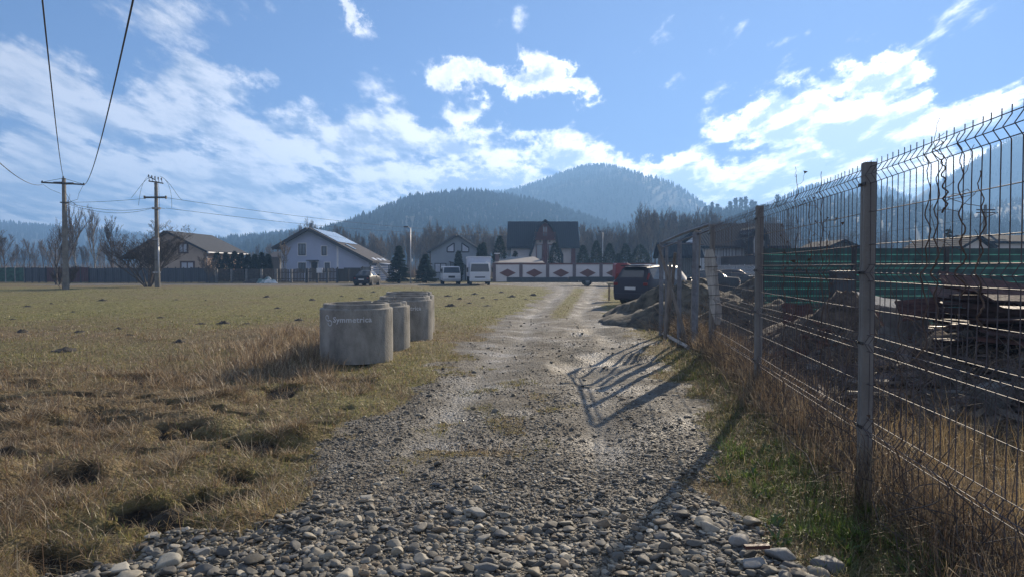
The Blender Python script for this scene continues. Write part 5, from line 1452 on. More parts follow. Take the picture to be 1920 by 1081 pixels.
# ================================================================ concrete manhole rings
M_ring = pm('ring_concrete', (.19, .18, .16), .2, 2.6, .95, bump=.9, bscale=38, c2=(.33, .315, .28), stretch=(1.4, 1.4, .8), detail=9)
M_letter = pm('stencil_paint', (.56, .57, .58), .12, 14, .8)
def ring(label, px, Y, r, h, seed, text=None, rz=0):
    x = WX(px, Y); t = thing('manhole_ring', label, 'concrete ring', (x, Y, H1(x, Y)-.03), 0, 'concrete manhole rings standing on the grass')
    rr = random.Random(seed); n = 72
    prof = [(r-.12, 0), (r, 0), (r+.003, h*.33), (r-.002, h*.66), (r, h-.09), (r-.012, h-.075), (r-.055, h-.072), (r-.060, h-.012), (r-.072, h), (r-.125, h), (r-.13, h-.02), (r-.13, .02)]
    n = 120; m = MB(); m.lathe(prof, n, closed=True)
    va = np.array(m.v); th = np.arctan2(va[:, 1], va[:, 0])*r*6; q = fbm(th+seed*9, va[:, 2]*7, 4, seed)-.5; q2 = np.maximum(fbm(th*2.5+seed, va[:, 2]*4+2, 3, seed+5)-.66, 0)
    lipz = va[:, 2] > h-.1; rr_ = np.hypot(va[:, 0], va[:, 1]); k_ = 1+(q*.010-q2*.16*lipz)/rr_
    va[:, 0] *= k_; va[:, 1] *= k_; va[:, 2] -= (q2*.12)*lipz; m.v = [tuple(p) for p in va]
    o = m.build('ring_wall', M_ring, t, smooth=True, angle=35)
    if text:
        def bend(obj, z0, u0, flip=False):
            me = obj.data
            for v in me.vertices:
                u, w = v.co.x+u0, v.co.y+z0
                a = -math.pi/2+u/(r+.004)+rz
                rad = r+.002+v.co.z
                v.co = ((rad)*math.cos(a), rad*math.sin(a), w)
        c = bpy.data.curves.new('lettering', 'FONT'); c.body = text; c.size = .118; c.extrude = .0015; c.offset = .002; c.space_character = 1.05; c.resolution_u = 3
        tmp = bpy.data.objects.new('tmp', c); COL.objects.link(tmp)
        bpy.context.view_layer.update()
        me = bpy.data.meshes.new_from_object(tmp.evaluated_get(bpy.context.evaluated_depsgraph_get()))
        bpy.data.objects.remove(tmp)
        me.name = 'lettering'; o = bpy.data.objects.new('lettering', me); COL.objects.link(o); o.parent = t
        me.materials.clear(); me.materials.append(M_letter)
        wtx = max(v.co.x for v in me.vertices); sc = .66/wtx
        for v in me.vertices: v.co.x *= sc; v.co.y *= sc*.95
        bend(o, h-.285, -.27)
        # round linked emblem left of the word : two open loops
        m = MB()
        pts = []
        def arc(cx, cy, rad, a0, a1, k=14): return [(cx+rad*math.cos(R(a0+(a1-a0)*i/k)), cy+rad*math.sin(R(a0+(a1-a0)*i/k))) for i in range(k+1)]
        P1 = arc(-.03, .055, .038, -20, 250)+arc(.03, -.045, .055, 130, 60, 6)
        P2 = arc(.035, -.03, .045, 100, -180)
        for PP in (P1, P2):
            for i in range(len(PP)-1):
                a, b = Vector(PP[i]), Vector(PP[i+1]); d = (b-a).normalized(); q_ = Vector((-d.y, d.x))*.007; e = d*.002
                m.add([(*(a-q_-e), 0), (*(b-q_+e), 0), (*(b+q_+e), 0), (*(a+q_-e), 0)], [(0,1,2,3)])
        g = m.build('emblem', M_letter, t); bend(g, h-.27, -.375)
    return t
ring('nearest of the four concrete rings, with its whole word and emblem in pale stencil', 668, 11.15+.6, .615, .98, 1, 'Symmetrica')
ring('second concrete ring, its side turned without writing, between the nearest and the third', 709, 13.6, .62, .98, 2)
ring('third concrete ring, only the end of its stencilled word showing', 759, 15.4, .62, 1.02, 3, 'Symmetrica', rz=.12)
ring('farthest concrete ring, mostly hidden behind the third', 767, 17.2, .63, 1.03, 4)

# ================================================================ welded wire fence at the right
FS = .137
def fx(Y): return 2.55+FS*(Y-4.9)
FD = Vector((FS, 1, 0)).normalized(); FN = Vector((-1, FS, 0)).normalized()   # along, towards the road
M_wire = pm('wire_galvanised', (.075, .062, .066), .3, 20, .62, metal=.1, spec=.4)
M_fpost = pm('post_concrete', (.19, .18, .165), .14, 3, .85, bump=.35, bscale=60)
fence = thing('mesh_fence', 'tall welded wire mesh fence with ribbed concrete posts running along the right of the track', 'fence', (fx(1.45), 1.45, 0))
f0 = fence.location.copy()
def fpt(s, off, z): return Vector((FD.x*s+FN.x*off, FD.y*s+FN.y*off, z))
PY = [1.45, 4.9, 8.36, 12.05]
PSs = [(y-1.45)*math.hypot(FS, 1) for y in PY]
def bendprof(z):
    o = 0
    for zc in (2.25, 1.56, 1.06, .46):
        d = abs(z-zc)
        if d < .058: o = max(o, .038*(1-d/.058))
    return o
for i in range(3):
    a, b = PSs[i]+.055, PSs[i+1]-.055; m = MB(); n = int((b-a)/.0865); rr = random.Random(i)
    gz = [H1(f0.x+FD.x*s, f0.y+FD.y*s) for s in np.linspace(a, b, 6)]
    zk = [.05, .402, .46, .518, 1.002, 1.06, 1.118, 1.502, 1.56, 1.618, 2.192, 2.25, 2.308, 2.352]
    for k in range(n+1):
        s = a+(b-a)*k/n+rr.gauss(0, .002); w = rr.gauss(0, .003)
        m.tube([fpt(s, bendprof(z)+w*math.sin(z*2), z) for z in zk], .0030, 5)
    for z in (2.308, 2.25, 2.192, 1.99, 1.76, 1.618, 1.56, 1.502, 1.30, 1.118, 1.06, 1.002, .77, .518, .46, .402, .15):
        sag = rr.gauss(0, .006)
        m.tube([fpt(a-.03+(b-a+.06)*t_/8, bendprof(z)+.006, z+sag*math.sin(math.pi*t_/8)) for t_ in range(9)], .0029, 5)
    m.build('wire_panel', M_wire, fence, smooth=True)
for i, s in enumerate(PSs):
    m = MB(); rot = Matrix.Rotation(math.atan2(FD.y, FD.x), 3, 'Z')
    w = .041
    # ribbed post: chamfered section with a groove that jogs at the wire bends
    zs = [-.3, .40, .46, .52, 1.0, 1.06, 1.12, 1.50, 1.56, 1.62, 2.18, 2.345]
    vs = []; fs = []
    sec = [(-w, -w*.8), (-w*.8, -w), (-w*.15, -w), (0, -w*.72), (w*.15, -w), (w*.8, -w), (w, -w*.8), (w, w*.8), (w*.8, w), (w*.15, w), (0, w*.72), (-w*.15, w), (-w*.8, w), (-w, w*.8)]
    k = len(sec)
    for z in zs:
        g = .014 if z in (.46, 1.06, 1.56) else 0
        for (p, q_) in sec:
            pp = p+(g if abs(p) < w*.3 else 0); vs.append(fpt(s, 0, z)+FD*pp+FN*(q_+g*.5))
    for j in range(len(zs)-1):
        for c in range(k): fs.append((j*k+c, j*k+(c+1) % k, (j+1)*k+(c+1) % k, (j+1)*k+c))
    fs.append(tuple(range(k))); fs.append(tuple(range((len(zs)-1)*k, len(zs)*k)))
    m.add(vs, fs); po = m.build('fence_post', M_fpost, fence)
    for z in (2.19, 1.56, 1.06, .46):
        m = MB(); m.box(fpt(s, .046, z), (.14, .006, .022), rot)
        m.tube([fpt(s, .04, z), fpt(s, .062, z)], .007, 6); m.build('clamp', M_iron, po)
# dry vines twisting up the wires
M_vine = pm('vine_dry', (.085, .055, .040), .3, 20, .9)
def fence_pos(px):            # distance along Y of a wire seen at px
    return 2405.0/(px-1135.0)
for i, (px, z0, z1, leaf) in enumerate([(1747, 1.0, 2.26, 0), (1765, 1.3, 2.26, 0), (1772, 1.9, 2.30, 0), (1812, 1.45, 2.30, 0), (1848, 1.3, 2.08, 0), (1545, .6, 2.42, 1), (1500, .5, 2.50, 1), (1520, .8, 2.2, 1), (1560, .4, 1.9, 1), (1476, .3, 1.9, 1), (1700, .2, 1.4, 1)]):
    Yp = fence_pos(px); rr = random.Random(70+i); pts = []; n = 60; ph_ = rr.random()*6
    cx = fx(Yp)
    dr = 0
    for k in range(n+1):
        z = z0+(z1-z0)*k/n; a = k*.62+ph_; dr += rr.gauss(0, .006)
        q_ = Vector((cx, Yp, 0))+FD*(math.cos(a)*.010+dr)+FN*(math.sin(a)*.010+.02+bendprof(z))
        pts.append((q_.x, q_.y, z))
    m = MB(); m.tube(pts, [.0052*(1-.5*k/n) for k in range(n+1)], 5)
    for k in range(5+9*leaf):
        b = Vector(pts[rr.randrange(8, n)]); q_ = [b]; dd = Vector((rr.gauss(0, .5), rr.gauss(0, .5), rr.uniform(.2, 1))).normalized()
        for _ in range(5): dd = (dd+Vector((rr.gauss(0, .35), rr.gauss(0, .35), rr.gauss(-.02, .3)))).normalized(); q_.append(q_[-1]+dd*.035)
        m.tube(q_, .0018, 3)
        if leaf:
            e = q_[-1]; m.add([e, e+Vector((rr.gauss(0, .02), .01, .025)), e+Vector((rr.gauss(0, .02), -.01, .03))], [(0,1,2)])
    tag(m.build('dry_vine', M_vine), 'dry brown vine twisting up the wire mesh', 'vine', 'dry vines climbing the wire mesh')

# ---- gate frame, leaning poles, broken board
M_tubeg = pm('gate_tube_grey', (.16, .165, .18), .25, 10, .6, metal=.3)
M_woodw = pm('wood_weathered', (.17, .15, .13), .25, 3, .9, bump=.5, stretch=(6, 6, 1))
def W3(px, Y, z): return Vector((WX(px, Y), Y, z))
t = thing('metal_gate', 'grey metal tube gate standing on a rail at the far end of the wire fence', 'gate', (0, 0, 0))
g0 = W3(1244, 15.9, 0); g1 = W3(1291, 12.6, 0); g0.z = H1(g0.x, g0.y)+.05; g1.z = H1(g1.x, g1.y)+.05
m = MB(); m.tube([g0, g1], .045, 4); m.build('bottom_rail', pm('rail_pale', (.28, .27, .25), .15, 5, .8), t)
p0, p1 = W3(1240, 15.9, 2.16), W3(1330, 12.2, 2.36)
m = MB(); m.tube([p0, p0.lerp(p1, .5)+Vector((0, 0, .03)), p1], .03, 6); m.tube([p0+Vector((0, 0, -.12)), p1+Vector((0, 0, -.10))], .018, 5); m.build('top_rail', M_tubeg, t)
for (px, Y, top, w) in ((1240, 15.9, 2.2, .05), (1250, 15.4, 2.05, .035), (1274, 13.9, 2.15, .045), (1304, 12.9, 2.25, .06)):
    b = W3(px, Y, 0); b.z = H1(b.x, b.y)-.05; m = MB(); m.tube([b, W3(px, Y, top)], w, 4); m.build('upright', M_tubeg, t)
m = MB(); m.tube([W3(1252, 15.3, .1), W3(1266, 14.2, 1.9)], .035, 4); m.build('brace', M_woodw, t)
m = MB(); m.tube([W3(1242, 15.6, 2.14), W3(1318, 15.6, 2.12)], .012, 4); m.build('tension_wire', M_tubeg, t)
t = tag(MB().tube([(0, 0, -.1), (-.52, .55, 2.05)], [.04, .03], 6).build('leaning_pole', M_woodw, loc=W3(1296, 13.2, 0)), 'thin weathered pole leaning left against the gate frame', 'pole')
t = tag(MB().tube([(0, 0, -.1), (.18, .3, 1.7)], [.045, .035], 6).build('leaning_pole', M_woodw, loc=W3(1247, 14.8, 0)), 'short dark pole leaning right beside the left gate upright', 'pole')
t = thing('broken_board', 'pale weathered broken board hanging upright on the wire beside the third fence post', 'board', (0, 0, 0))
b0 = W3(1347, 11.75, .62); b1 = W3(1329, 11.75, 1.9); m = MB(); rr = random.Random(3); d = (b1-b0); vs = []; n = 9
for k in range(n+1):
    c = b0.lerp(b1, k/n); w = [.035, .075, .085, .085, .09, .09, .10, .10, .085, .06][k]+rr.gauss(0, .006)
    for s in ((-w, -.02), (w, -.02), (w, .02), (-w, .02)): vs.append(c+Vector((s[0], s[1], rr.gauss(0, .008))))
fs = []
for k in range(n):
    for j in range(4): fs.append((4*k+j, 4*k+(j+1) % 4, 4*k+4+(j+1) % 4, 4*k+4+j))
fs += [(0,1,2,3), (4*n, 4*n+1, 4*n+2, 4*n+3)]
m.add(vs, fs); m.build('board', pm('wood_silver', (.40, .38, .34), .3, 3, .85, bump=.6, stretch=(8, 8, 1)), t)
m = MB()
for k in range(7):
    z = .8+k*.16; c = b0.lerp(b1, (z-.62)/1.28); m.tube([c+Vector((-.11, -.03, 0)), c+Vector((.11, -.03, .01))], .004, 4)
m.build('binding_wire', M_iron, t)
t = thing('gate_post', 'thick leaning concrete post just beyond the third fence post', 'post', W3(1304, 14.2, 0))
m = MB(); m.box((0, 0, 1.1), (.13, .13, 2.5), Matrix.Rotation(R(1.5), 3, 'Y')); m.build('post', M_fpost, t, bevel=.015); m = MB(); m.box((0, -.08, 1.6), (.18, .02, .05)); m.build('clamp', M_iron, t)

# ---- soil mounds by the car
M_soil = pm('soil_mound', (.042, .036, .026), .45, 3.8, .95, bump=1.0, bscale=14, c2=(.125, .108, .078))
mound_mesh('soil_mound', 'long grey brown soil mound rising beside the track before the plum car', 'mound', 5.45, 20.8, 2.9, 3.3, 1.12, M_soil, 6, R(-15), n=72, rough=.55)
mound_mesh('soil_mound', 'second soil mound behind the wire fence left of the green screen', 'mound', 8.4, 22.5, 3.2, 2.8, 1.2, M_soil, 9, R(20), n=64, rough=.5)
mound_mesh('soil_mound', 'low soil mound directly behind the gate frame', 'mound', 5.6, 15.8, 1.9, 2.0, .75, M_soil, 12, R(0), n=36, rough=.45)

# ---- green screen fence across the yard
M_slat = leafm('green_slat', attr=False, c=(.020, .075, .072), trans=.5)
M_glow = leafm('green_gap_glow', attr=False, c=(.11, .32, .28), trans=.8)  # lighter green strips stand in for sunlight showing through the slat gaps
Yg = 20.0
gx0 = WX(1428, Yg); t = thing('green_fence', 'dark green slatted screen fence across the yard behind the rubble', 'fence', (gx0, Yg, 0))
pwid = (WX(1603, Yg)-WX(1430, Yg)); top = 2.15
for i in range(4):
    a, b = i*pwid+.06, (i+1)*pwid-.06; m = MB(); g = MB(); rr = random.Random(i)
    k = 0; z = top
    while z > .05:
        z2 = z-.178; m.bb(a, b, -.006+.001*(k % 2), .004, z2, z-.004); g.bb(a+.01, b-.01, .012, .014, z2-.022, z2+.006); z = z2-.020; k += 1
    m.build('screen', M_slat, t); g.build('gap_glow_strip', M_glow, t)
    m = MB()
    for q_ in range(int(pwid/.05/2)): m.tube([(a+q_*.1, .03, .05), (a+q_*.1, .03, top)], .0025, 3, cap=False)
    m.build('wire_panel', M_iron, t)
for i in range(5):
    m = MB(); m.bb(i*pwid-.055, i*pwid+.055, -.055, .055, -.2, top+.05); m.build('fence_post', M_iron, t)
m = MB(); m.bb(-.26, .26, -.2, .2, 0, 1.45); m.bb(-.29, .29, -.23, .23, 1.45, 1.50); tag(m.build('metal_cabinet', M_darkf, loc=(WX(1578, 18.6), 18.6, 0), bevel=.01), 'dark upright metal cabinet before the green screen fence', 'cabinet')

def chunks(name, label, n, cx, cy, rx, ry, h, smin, smax, mat, seed, flat=.3):
    rr = random.Random(seed); m = MB()
    for i in range(n):
        a = rr.random()*6.28; q = rr.random()**.5; x = math.cos(a)*q*rx; y = math.sin(a)*q*ry; z = h*(1-q**1.4)*rr.uniform(.75, 1.05)+.03
        s = rr.uniform(smin, smax); rot = Matrix.Rotation(rr.random()*6.28, 3, 'Z') @ Matrix.Rotation(rr.gauss(0, .6), 3, 'X') @ Matrix.Rotation(rr.gauss(0, .5), 3, 'Y')
        m.box((cx+x, cy+y, z), (s, s*rr.uniform(.35, .9), s*flat*rr.uniform(.3, 1.2)), rot)
    tag(m.build(name, mat), label, 'rubble', kind='stuff')
M_tile = pm('clay_broken', (.14, .065, .045), .35, 4, .9, bump=.4)
M_conc_b = pm('concrete_broken', (.13, .125, .115), .3, 5, .92, bump=.6)
# ---- rubble heap
M_rubb = pm('rubble_brown', (.050, .036, .026), .4, 7, .95, bump=1.0, bscale=30, c2=(.13, .10, .075))
mound_mesh('rubble_heap', 'rubble and earth heap in the yard behind the wire fence', 'heap', 6.35, 12.6, 2.1, 1.9, .88, M_rubb, 31, 0, n=40, rough=.5)
mound_mesh('rubble_heap', 'brown rubble heap close behind the wire fence between second and third post', 'heap', 5.35, 10.6, 1.6, 1.6, .85, M_rubb, 35, 0, n=44, rough=.6)
mound_mesh('rubble_heap', 'dark brown rubble bank under and before the board stack at the right', 'heap', 6.0, 8.3, 2.4, 1.5, .72, M_rubb, 37, 0, n=52, rough=.6)
chunks('scrap_pieces', 'rusty scrap, boards and shards sticking out of the bank before the board stack', 300, 5.9, 8.0, 2.2, 1.4, .72, .08, .6, pm('scrap_rusty', (.06, .040, .034), .35, 5, .6, c2=(.16, .12, .10)), 14, .09)
chunks('broken_concrete', 'pale lumps and slabs in the bank before the board stack', 80, 5.9, 7.8, 2.2, 1.4, .68, .05, .26, M_conc_b, 15, .4)
mound_mesh('rubble_heap', 'lower earthy rubble heap nearer to the wire fence', 'heap', 5.0, 9.3, 1.5, 1.3, .42, M_rubb, 33, 0, n=36, rough=.6)
chunks('broken_tiles', 'broken reddish tiles scattered over the rubble heap', 130, 6.3, 12.4, 1.9, 1.7, .9, .08, .34, M_tile, 1, .12)
chunks('broken_concrete', 'broken concrete lumps scattered over the rubble heap', 90, 6.3, 12.3, 2.1, 1.8, .86, .06, .28, M_conc_b, 2, .6)
chunks('broken_tiles', 'broken tiles, planks and shards over the brown heap close behind the fence', 170, 5.35, 10.5, 1.55, 1.5, .85, .06, .32, M_tile, 11, .12)
chunks('broken_concrete', 'grey lumps on the brown heap close behind the fence', 70, 5.35, 10.5, 1.55, 1.5, .85, .05, .22, M_conc_b, 12, .5)
chunks('broken_concrete', 'small concrete lumps and shards on the lower heap by the wire fence', 90, 5.0, 9.3, 1.5, 1.3, .42, .05, .2, M_conc_b, 3, .5)
def twigs_stuff(name, label, n, cx, cy, rx, ry, h, L0, L1, mat, seed, r0=.004):
    rr = random.Random(seed); m = MB()
    for i in range(n):
        a = rr.random()*6.28; q = rr.random()**.5; x = cx+math.cos(a)*q*rx; y = cy+math.sin(a)*q*ry; z = h*(1-q**1.5)*rr.uniform(.6, 1.0)
        p = Vector((x, y, z)); d = Vector((rr.gauss(0, 1), rr.gauss(0, 1), rr.uniform(0, 1.2))).normalized(); L = rr.uniform(L0, L1); pts = [p]
        for _ in range(4): d = (d+Vector((rr.gauss(0, .25), rr.gauss(0, .25), rr.gauss(0, .2)))).normalized(); pts.append(pts[-1]+d*L/4)
        m.tube(pts, [r0*rr.uniform(.6, 1.6)]*4+[r0*.4], 3, cap=False)
    tag(m.build(name, mat), label, 'brushwood', kind='stuff')
twigs_stuff('brushwood', 'tangle of thin grey twigs over the rubble heap', 900, 6.1, 12.0, 2.2, 1.9, .9, .2, .8, M_twig, 4)
twigs_stuff('brushwood', 'tangle of dry twigs low behind the wire fence', 800, 4.9, 9.4, 1.9, 1.9, .5, .2, .7, M_twig_r, 5)
chunks('wood_scraps', 'dark wood scraps and shards strewn between the fence and the board stack', 260, 5.0, 7.9, 1.1, 1.3, .30, .06, .5, M_woodw, 7, .12)
twigs_stuff('brushwood', 'thin dead stems over the brown heap close behind the fence', 900, 5.3, 10.4, 1.7, 1.7, .95, .2, .7, M_twig, 10, .003)
twigs_stuff('brushwood', 'pale dry stems over the bank before the board stack', 700, 5.7, 8.0, 2.2, 1.5, .85, .15, .7, M_twig_r, 16, .0028)
twigs_stuff('brushwood', 'dead stems and twigs tangled before the board stack', 900, 4.9, 7.6, 1.5, 1.7, .55, .2, .8, M_twig_d, 9, .003)
twigs_stuff('brushwood', 'dry twigs and vines on the soil mound behind the third fence post', 900, 5.4, 15.6, 2.2, 2.4, .8, .2, .8, M_twig_r, 6)
rr = random.Random(8); m = MB()
for i in range(1500):
    Y = rr.uniform(2.4, 15.5); p = Vector((fx(Y)+rr.gauss(.05, .16), Y, rr.uniform(0, .28))); d = Vector((rr.gauss(0, .6), rr.gauss(0, .6), rr.uniform(.1, 1.1))).normalized(); L = rr.uniform(.12, .55); pts = [p]
    for _ in range(4): d = (d+Vector((rr.gauss(0, .3), rr.gauss(0, .3), rr.gauss(0, .25)))).normalized(); pts.append(pts[-1]+d*L/4)
    m.tube(pts, [.0026*rr.uniform(.6, 1.7)]*4+[.001], 3, cap=False)
tag(m.build('brushwood', M_twig_d), 'dark tangle of dead stems and twigs along the foot of the wire fence', 'brushwood', kind='stuff')
# single pieces one can point to
def plate(name, label, cat, c, size, rot, mat, bev=.006, group=None, rough_edge=0, seed=0):
    m = MB(); hx, hy, hz = size[0]/2, size[1]/2, size[2]/2; rr = random.Random(seed); n = 8
    top_ = []; 
    for i in range(n):
        x = -hx+2*hx*i/(n-1); top_.append((x, hy+rr.uniform(-1, 0)*rough_edge*hy))
    for i in range(n):
        x = hx-2*hx*i/(n-1); top_.append((x, -hy+rr.uniform(0, 1)*rough_edge*hy))
    top_ = [(x+rr.gauss(0, .03)*rough_edge*hx, y) for x, y in top_]
    k = len(top_); vs = [(x, y, -hz) for x, y in top_]+[(x, y, hz) for x, y in top_]
    fs = [tuple(range(k)), tuple(range(k, 2*k))]+[(i, (i+1) % k, (i+1) % k+k, i+k) for i in range(k)]
    R3 = rot; vs = [R3 @ Vector(v) for v in vs]; m.add(vs, fs)
    return tag(m.build(name, mat, loc=c), label, cat, group)
RX = lambda a: Matrix.Rotation(R(a), 3, 'X'); RYm = lambda a: Matrix.Rotation(R(a), 3, 'Y'); RZ = lambda a: Matrix.Rotation(R(a), 3, 'Z')
M_rust = pm('rust_red_brown', (.065, .030, .026), .35, 5, .5, bump=.4, c2=(.11, .052, .044), stretch=(1, 4, 4), spec=.2)
M_rust2 = pm('rust_dark', (.045, .028, .026), .35, 5, .7, bump=.4, c2=(.085, .050, .045), spec=.2)
plate('cement_sheet', 'tall grey cement sheet leaning at the left end of the board stack', 'sheet', (WX(1712, 9.4), 9.4, .52), (.62, 1.15, .03), RX(72) @ RZ(4), M_conc_b, rough_edge=.25, seed=2)
plate('cement_sheet', 'broken grey slab propped before the leaning cement sheet', 'sheet', (WX(1684, 9.0), 9.0, .45), (.5, .95, .04), RX(66) @ RZ(-16), M_conc_b, rough_edge=.5, seed=3)
plate('concrete_slab', 'big pale broken concrete slab tilted on top of the heap behind the first post', 'slab', (WX(1655, 11), 11, 1.03), (.75, .5, .07), RZ(-15) @ RX(20) @ RYm(14), pm('concrete_pale', (.34, .32, .28), .2, 5, .9, bump=.5), rough_edge=.4, seed=4)
plate('rusty_sheet', 'brown rusty sheet folded over the top of the leaning cement sheets', 'sheet', (WX(1728, 9.2), 9.2, 1.04), (.62, .3, .02), RX(60) @ RZ(6), M_rust, seed=5)
plate('rusty_sheet', 'long dark red sheet lying highest on the stack, pointing up to the left', 'sheet', (WX(1885, 8.6), 8.7, 1.33), (1.5, .26, .03), RYm(9) @ RX(50), M_rust, seed=6)
plate('rusty_sheet', 'dark red sheet just below the highest one on the stack', 'sheet', (WX(1860, 8.9), 8.95, 1.17), (1.5, .2, .03), RYm(8) @ RX(40), M_rust, seed=7)
plate('rusty_sheet', 'brown sheet leaning on the rubble heap left of the first post', 'sheet', (WX(1497, 11.4), 11.4, .82), (.5, .4, .02), RX(65) @ RZ(-4), M_rust, seed=8, rough_edge=.2)
plate('concrete_block', 'pale grey weathered block in the grass at the right edge behind the wire', 'block', (WX(1870, 7.0), 7.0, .2), (.62, .22, .40), RZ(34), M_conc_b, rough_edge=.15, seed=9)
plate('concrete_block', 'smaller grey block left of the pale one in the grass behind the wire', 'block', (WX(1790, 7.2), 7.2, .15), (.34, .2, .28), RZ(-20), M_conc_b, rough_edge=.15, seed=10)
plate('paper_scrap', 'small blue plastic scrap on the rubble heap', 'scrap', (WX(1569, 11.2), 11.2, .98), (.09, .07, .02), RX(60), pm('plastic_blue', (.12, .25, .5), .1, 4, .4))
rr = random.Random(44); G = 'boards of the dark rusty stack at the right'
for i in range(124):
    lay = i//10; z = .12+lay*.092+rr.uniform(-.012, .012)
    L = rr.uniform(1.0, 2.8); x0 = 4.55+rr.random()*1.5+ (.05*lay); Y = 7.4+rr.random()*1.9+.25*(1-lay/12)
    wdt = rr.uniform(.12, .34); 
    Vc = Vector((x0+L/2+(Y-8)*.35, Y, z))
    m = MB(); m.box((0, 0, 0), (L, wdt, rr.uniform(.012, .03)))
    if i % 3 == 0: m.box((0, wdt/2-.006, -.03), (L, .012, .06))
    if i % 3 == 1: m.box((0, -wdt/2+.006, -.02), (L, .012, .05))
    o = m.build('stacked_board', M_rust if i % 4 == 0 else M_rust2, loc=Vc)
    o.rotation_euler = (rr.gauss(0, .10), rr.gauss(.035, .05), rr.gauss(-.05, .16))
    tag(o, 'rusty dark board '+('near the top', 'in the middle', 'near the bottom')[0 if lay > 8 else 1 if lay > 3 else 2]+' of the untidy stack at the right behind the wire', 'board', G)
for i in range(9):
    m = MB(); m.box((0, 0, 0), (rr.uniform(.5, 1.1), .05, .03)); o = m.build('wooden_batten', M_woodw if i % 2 else pm('wood_fresh', (.42, .36, .27), .15, 4, .8), loc=(WX(rr.uniform(1640, 1800), 7.6), 7.3+rr.random()*.8, .10+rr.random()*.12))
    o.rotation_euler = (0, rr.gauss(0, .08), rr.gauss(0, .3)); tag(o, 'loose wooden batten on the ground before the board stack', 'batten', 'battens before the board stack')

# ================================================================ molehills
M_mole = pm('molehill_soil', (.040, .034, .026), .4, 12, .95, bump=1, bscale=40)
rm = random.Random(9); mole0 = None
mp = [(437,612),(660,615),(880,0)]
spots = [(148,621),(221,614),(375,606),(418,605),(250,560),(50,575),(135,582),(300,597),(462,608),(190,562),(385,563),(40,620),(20,598),(95,548+20),(520,577),(560,600),(240,632),(335,642),(120,655),(640,556),(585,562),(840,557),(862,560),(905,558),(930,562),(880,566),(960,556),(985,561),(845,572),(915,572),(700,548),(740,552),(676,560),(710,566),(940,548),(1000,552),(890,552),(330,561),(500,556),(452,590)]
for i, (px, py) in enumerate(spots):
    Y = CAMZ*F/(py-501+1); x = WX(px, Y)
    if mole0 is None:
        mole0 = mound_mesh('molehill', 'small dark molehill in the meadow', 'molehill', x, Y, .26, .22, .13, M_mole, 5, 0, n=16, rough=.5, group='molehills dotted over the meadow'); o = mole0
    else: o = mole0.copy(); COL.objects.link(o)
    s = (.45+.7*rm.random()**1.8)*(1+Y*.010); o.scale = (s, s*rm.uniform(.7, 1.2), s*rm.uniform(.45, .9)); o.rotation_euler = (0, 0, rm.uniform(0, 6)); o.location = (x, Y, H1(x, Y)-.01); o['label'] = 'small dark molehill in the meadow '+('right of the concrete rings' if px > 820 else 'behind the concrete rings' if px > 600 else 'left of the concrete rings, far out' if py < 590 else 'left of the concrete rings, nearer')

# ================================================================ grass
def wedge(n, y0, y1, t0, t1, seed):
    r = np.random.default_rng(seed); y = np.exp(r.uniform(math.log(y0), math.log(y1), n)); x = r.uniform(t0, t1, n)*y
    return x, y, r
MG = leafm('grass_blades', trans=.42)
def pick(r, n, cols):
    c = np.array(cols); k = r.integers(0, len(c), n); return c[k]
# meadow straw and green
x, y, r = wedge(430000, 2.2, 52, -.98, .95, 1)
m_ = road_mask(x, y)
keep = (m_ < .42+r.uniform(-.3, .22, len(x))) & (holes(x, y)*.85 < r.random(len(x))) & ~((x > fx(y)+.1) & (y < 19))
x, y = x[keep], y[keep]; n = len(x)
cl = fbm(x/.35, y/.35, 3, 71); cl2 = fbm(x/1.6+5, y/1.6, 3, 72); g = green_f(x, y)
isg = r.uniform(0, 1, n) < g*.9
lod = 1+np.maximum(y-3, 0)*.17
L = np.where(isg, r.uniform(.03, .085, n), r.uniform(.04, .13, n)*(1+1.1*sstep(14-y, 0, 8)*sstep(cl2, .47, .62)))*(.55+.9*cl)
L = L*(1-.45*sstep(y, 16, 30))
az = fbm(x/.22+3, y/.22, 2, 73)*16+r.normal(0, 1.1, n)
lean = np.where(isg, r.uniform(.1, 1.0, n), np.clip(r.normal(1.05, .42, n), .05, 1.55)); bend = r.uniform(-.1, 1.0, n)
col = np.where(isg[:, None], pick(r, n, [(.15,.155,.038),(.22,.21,.065),(.29,.265,.095),(.10,.11,.03)]), pick(r, n, [(.33,.245,.14),(.24,.165,.095),(.17,.11,.065),(.45,.37,.25),(.11,.075,.045),(.25,.185,.09)]))
w = np.where(isg, .0040, .0034)*lod
print('meadow blades', n)
blades('meadow_grass', 'matted straw coloured and green grass covering the meadow and verges', x, y, L, lean, bend, w, col, seed=1, az=az, cat='grass')
# taller dry clumps
def clumps(name, label, xs, ys, per, L0, L1, spread, col, seed, leanm=.35, w=.0035, cat='dry grass', bendm=.6):
    r = np.random.default_rng(seed); n = len(xs)*per; cx = np.repeat(xs, per); cy = np.repeat(ys, per)
    a = r.uniform(0, 6.283, n); q = np.abs(r.normal(0, spread, n)); x = cx+np.cos(a)*q; y = cy+np.sin(a)*q
    sc = np.repeat(r.uniform(.6, 1.15, len(xs)), per)
    L = r.uniform(L0, L1, n)*sc; lean = np.abs(r.normal(leanm, .3, n)); bend = r.uniform(0, bendm*2, n)
    wd = w*(1+np.maximum(y-4, 0)*.10)*np.ones(n)
    blades(name, label, x, y, L, lean, bend, wd, pick(r, n, col), seed=seed, az=a+r.normal(0, .5, n), cat=cat)
FEN = [(.19,.135,.085),(.13,.09,.06),(.27,.20,.12),(.085,.06,.045),(.33,.26,.16)]
STR = [(.36,.275,.165),(.27,.19,.11),(.19,.13,.075),(.48,.40,.27),(.12,.085,.05)]
RED = [(.27,.20,.13),(.20,.14,.09),(.36,.28,.18),(.12,.085,.055)]
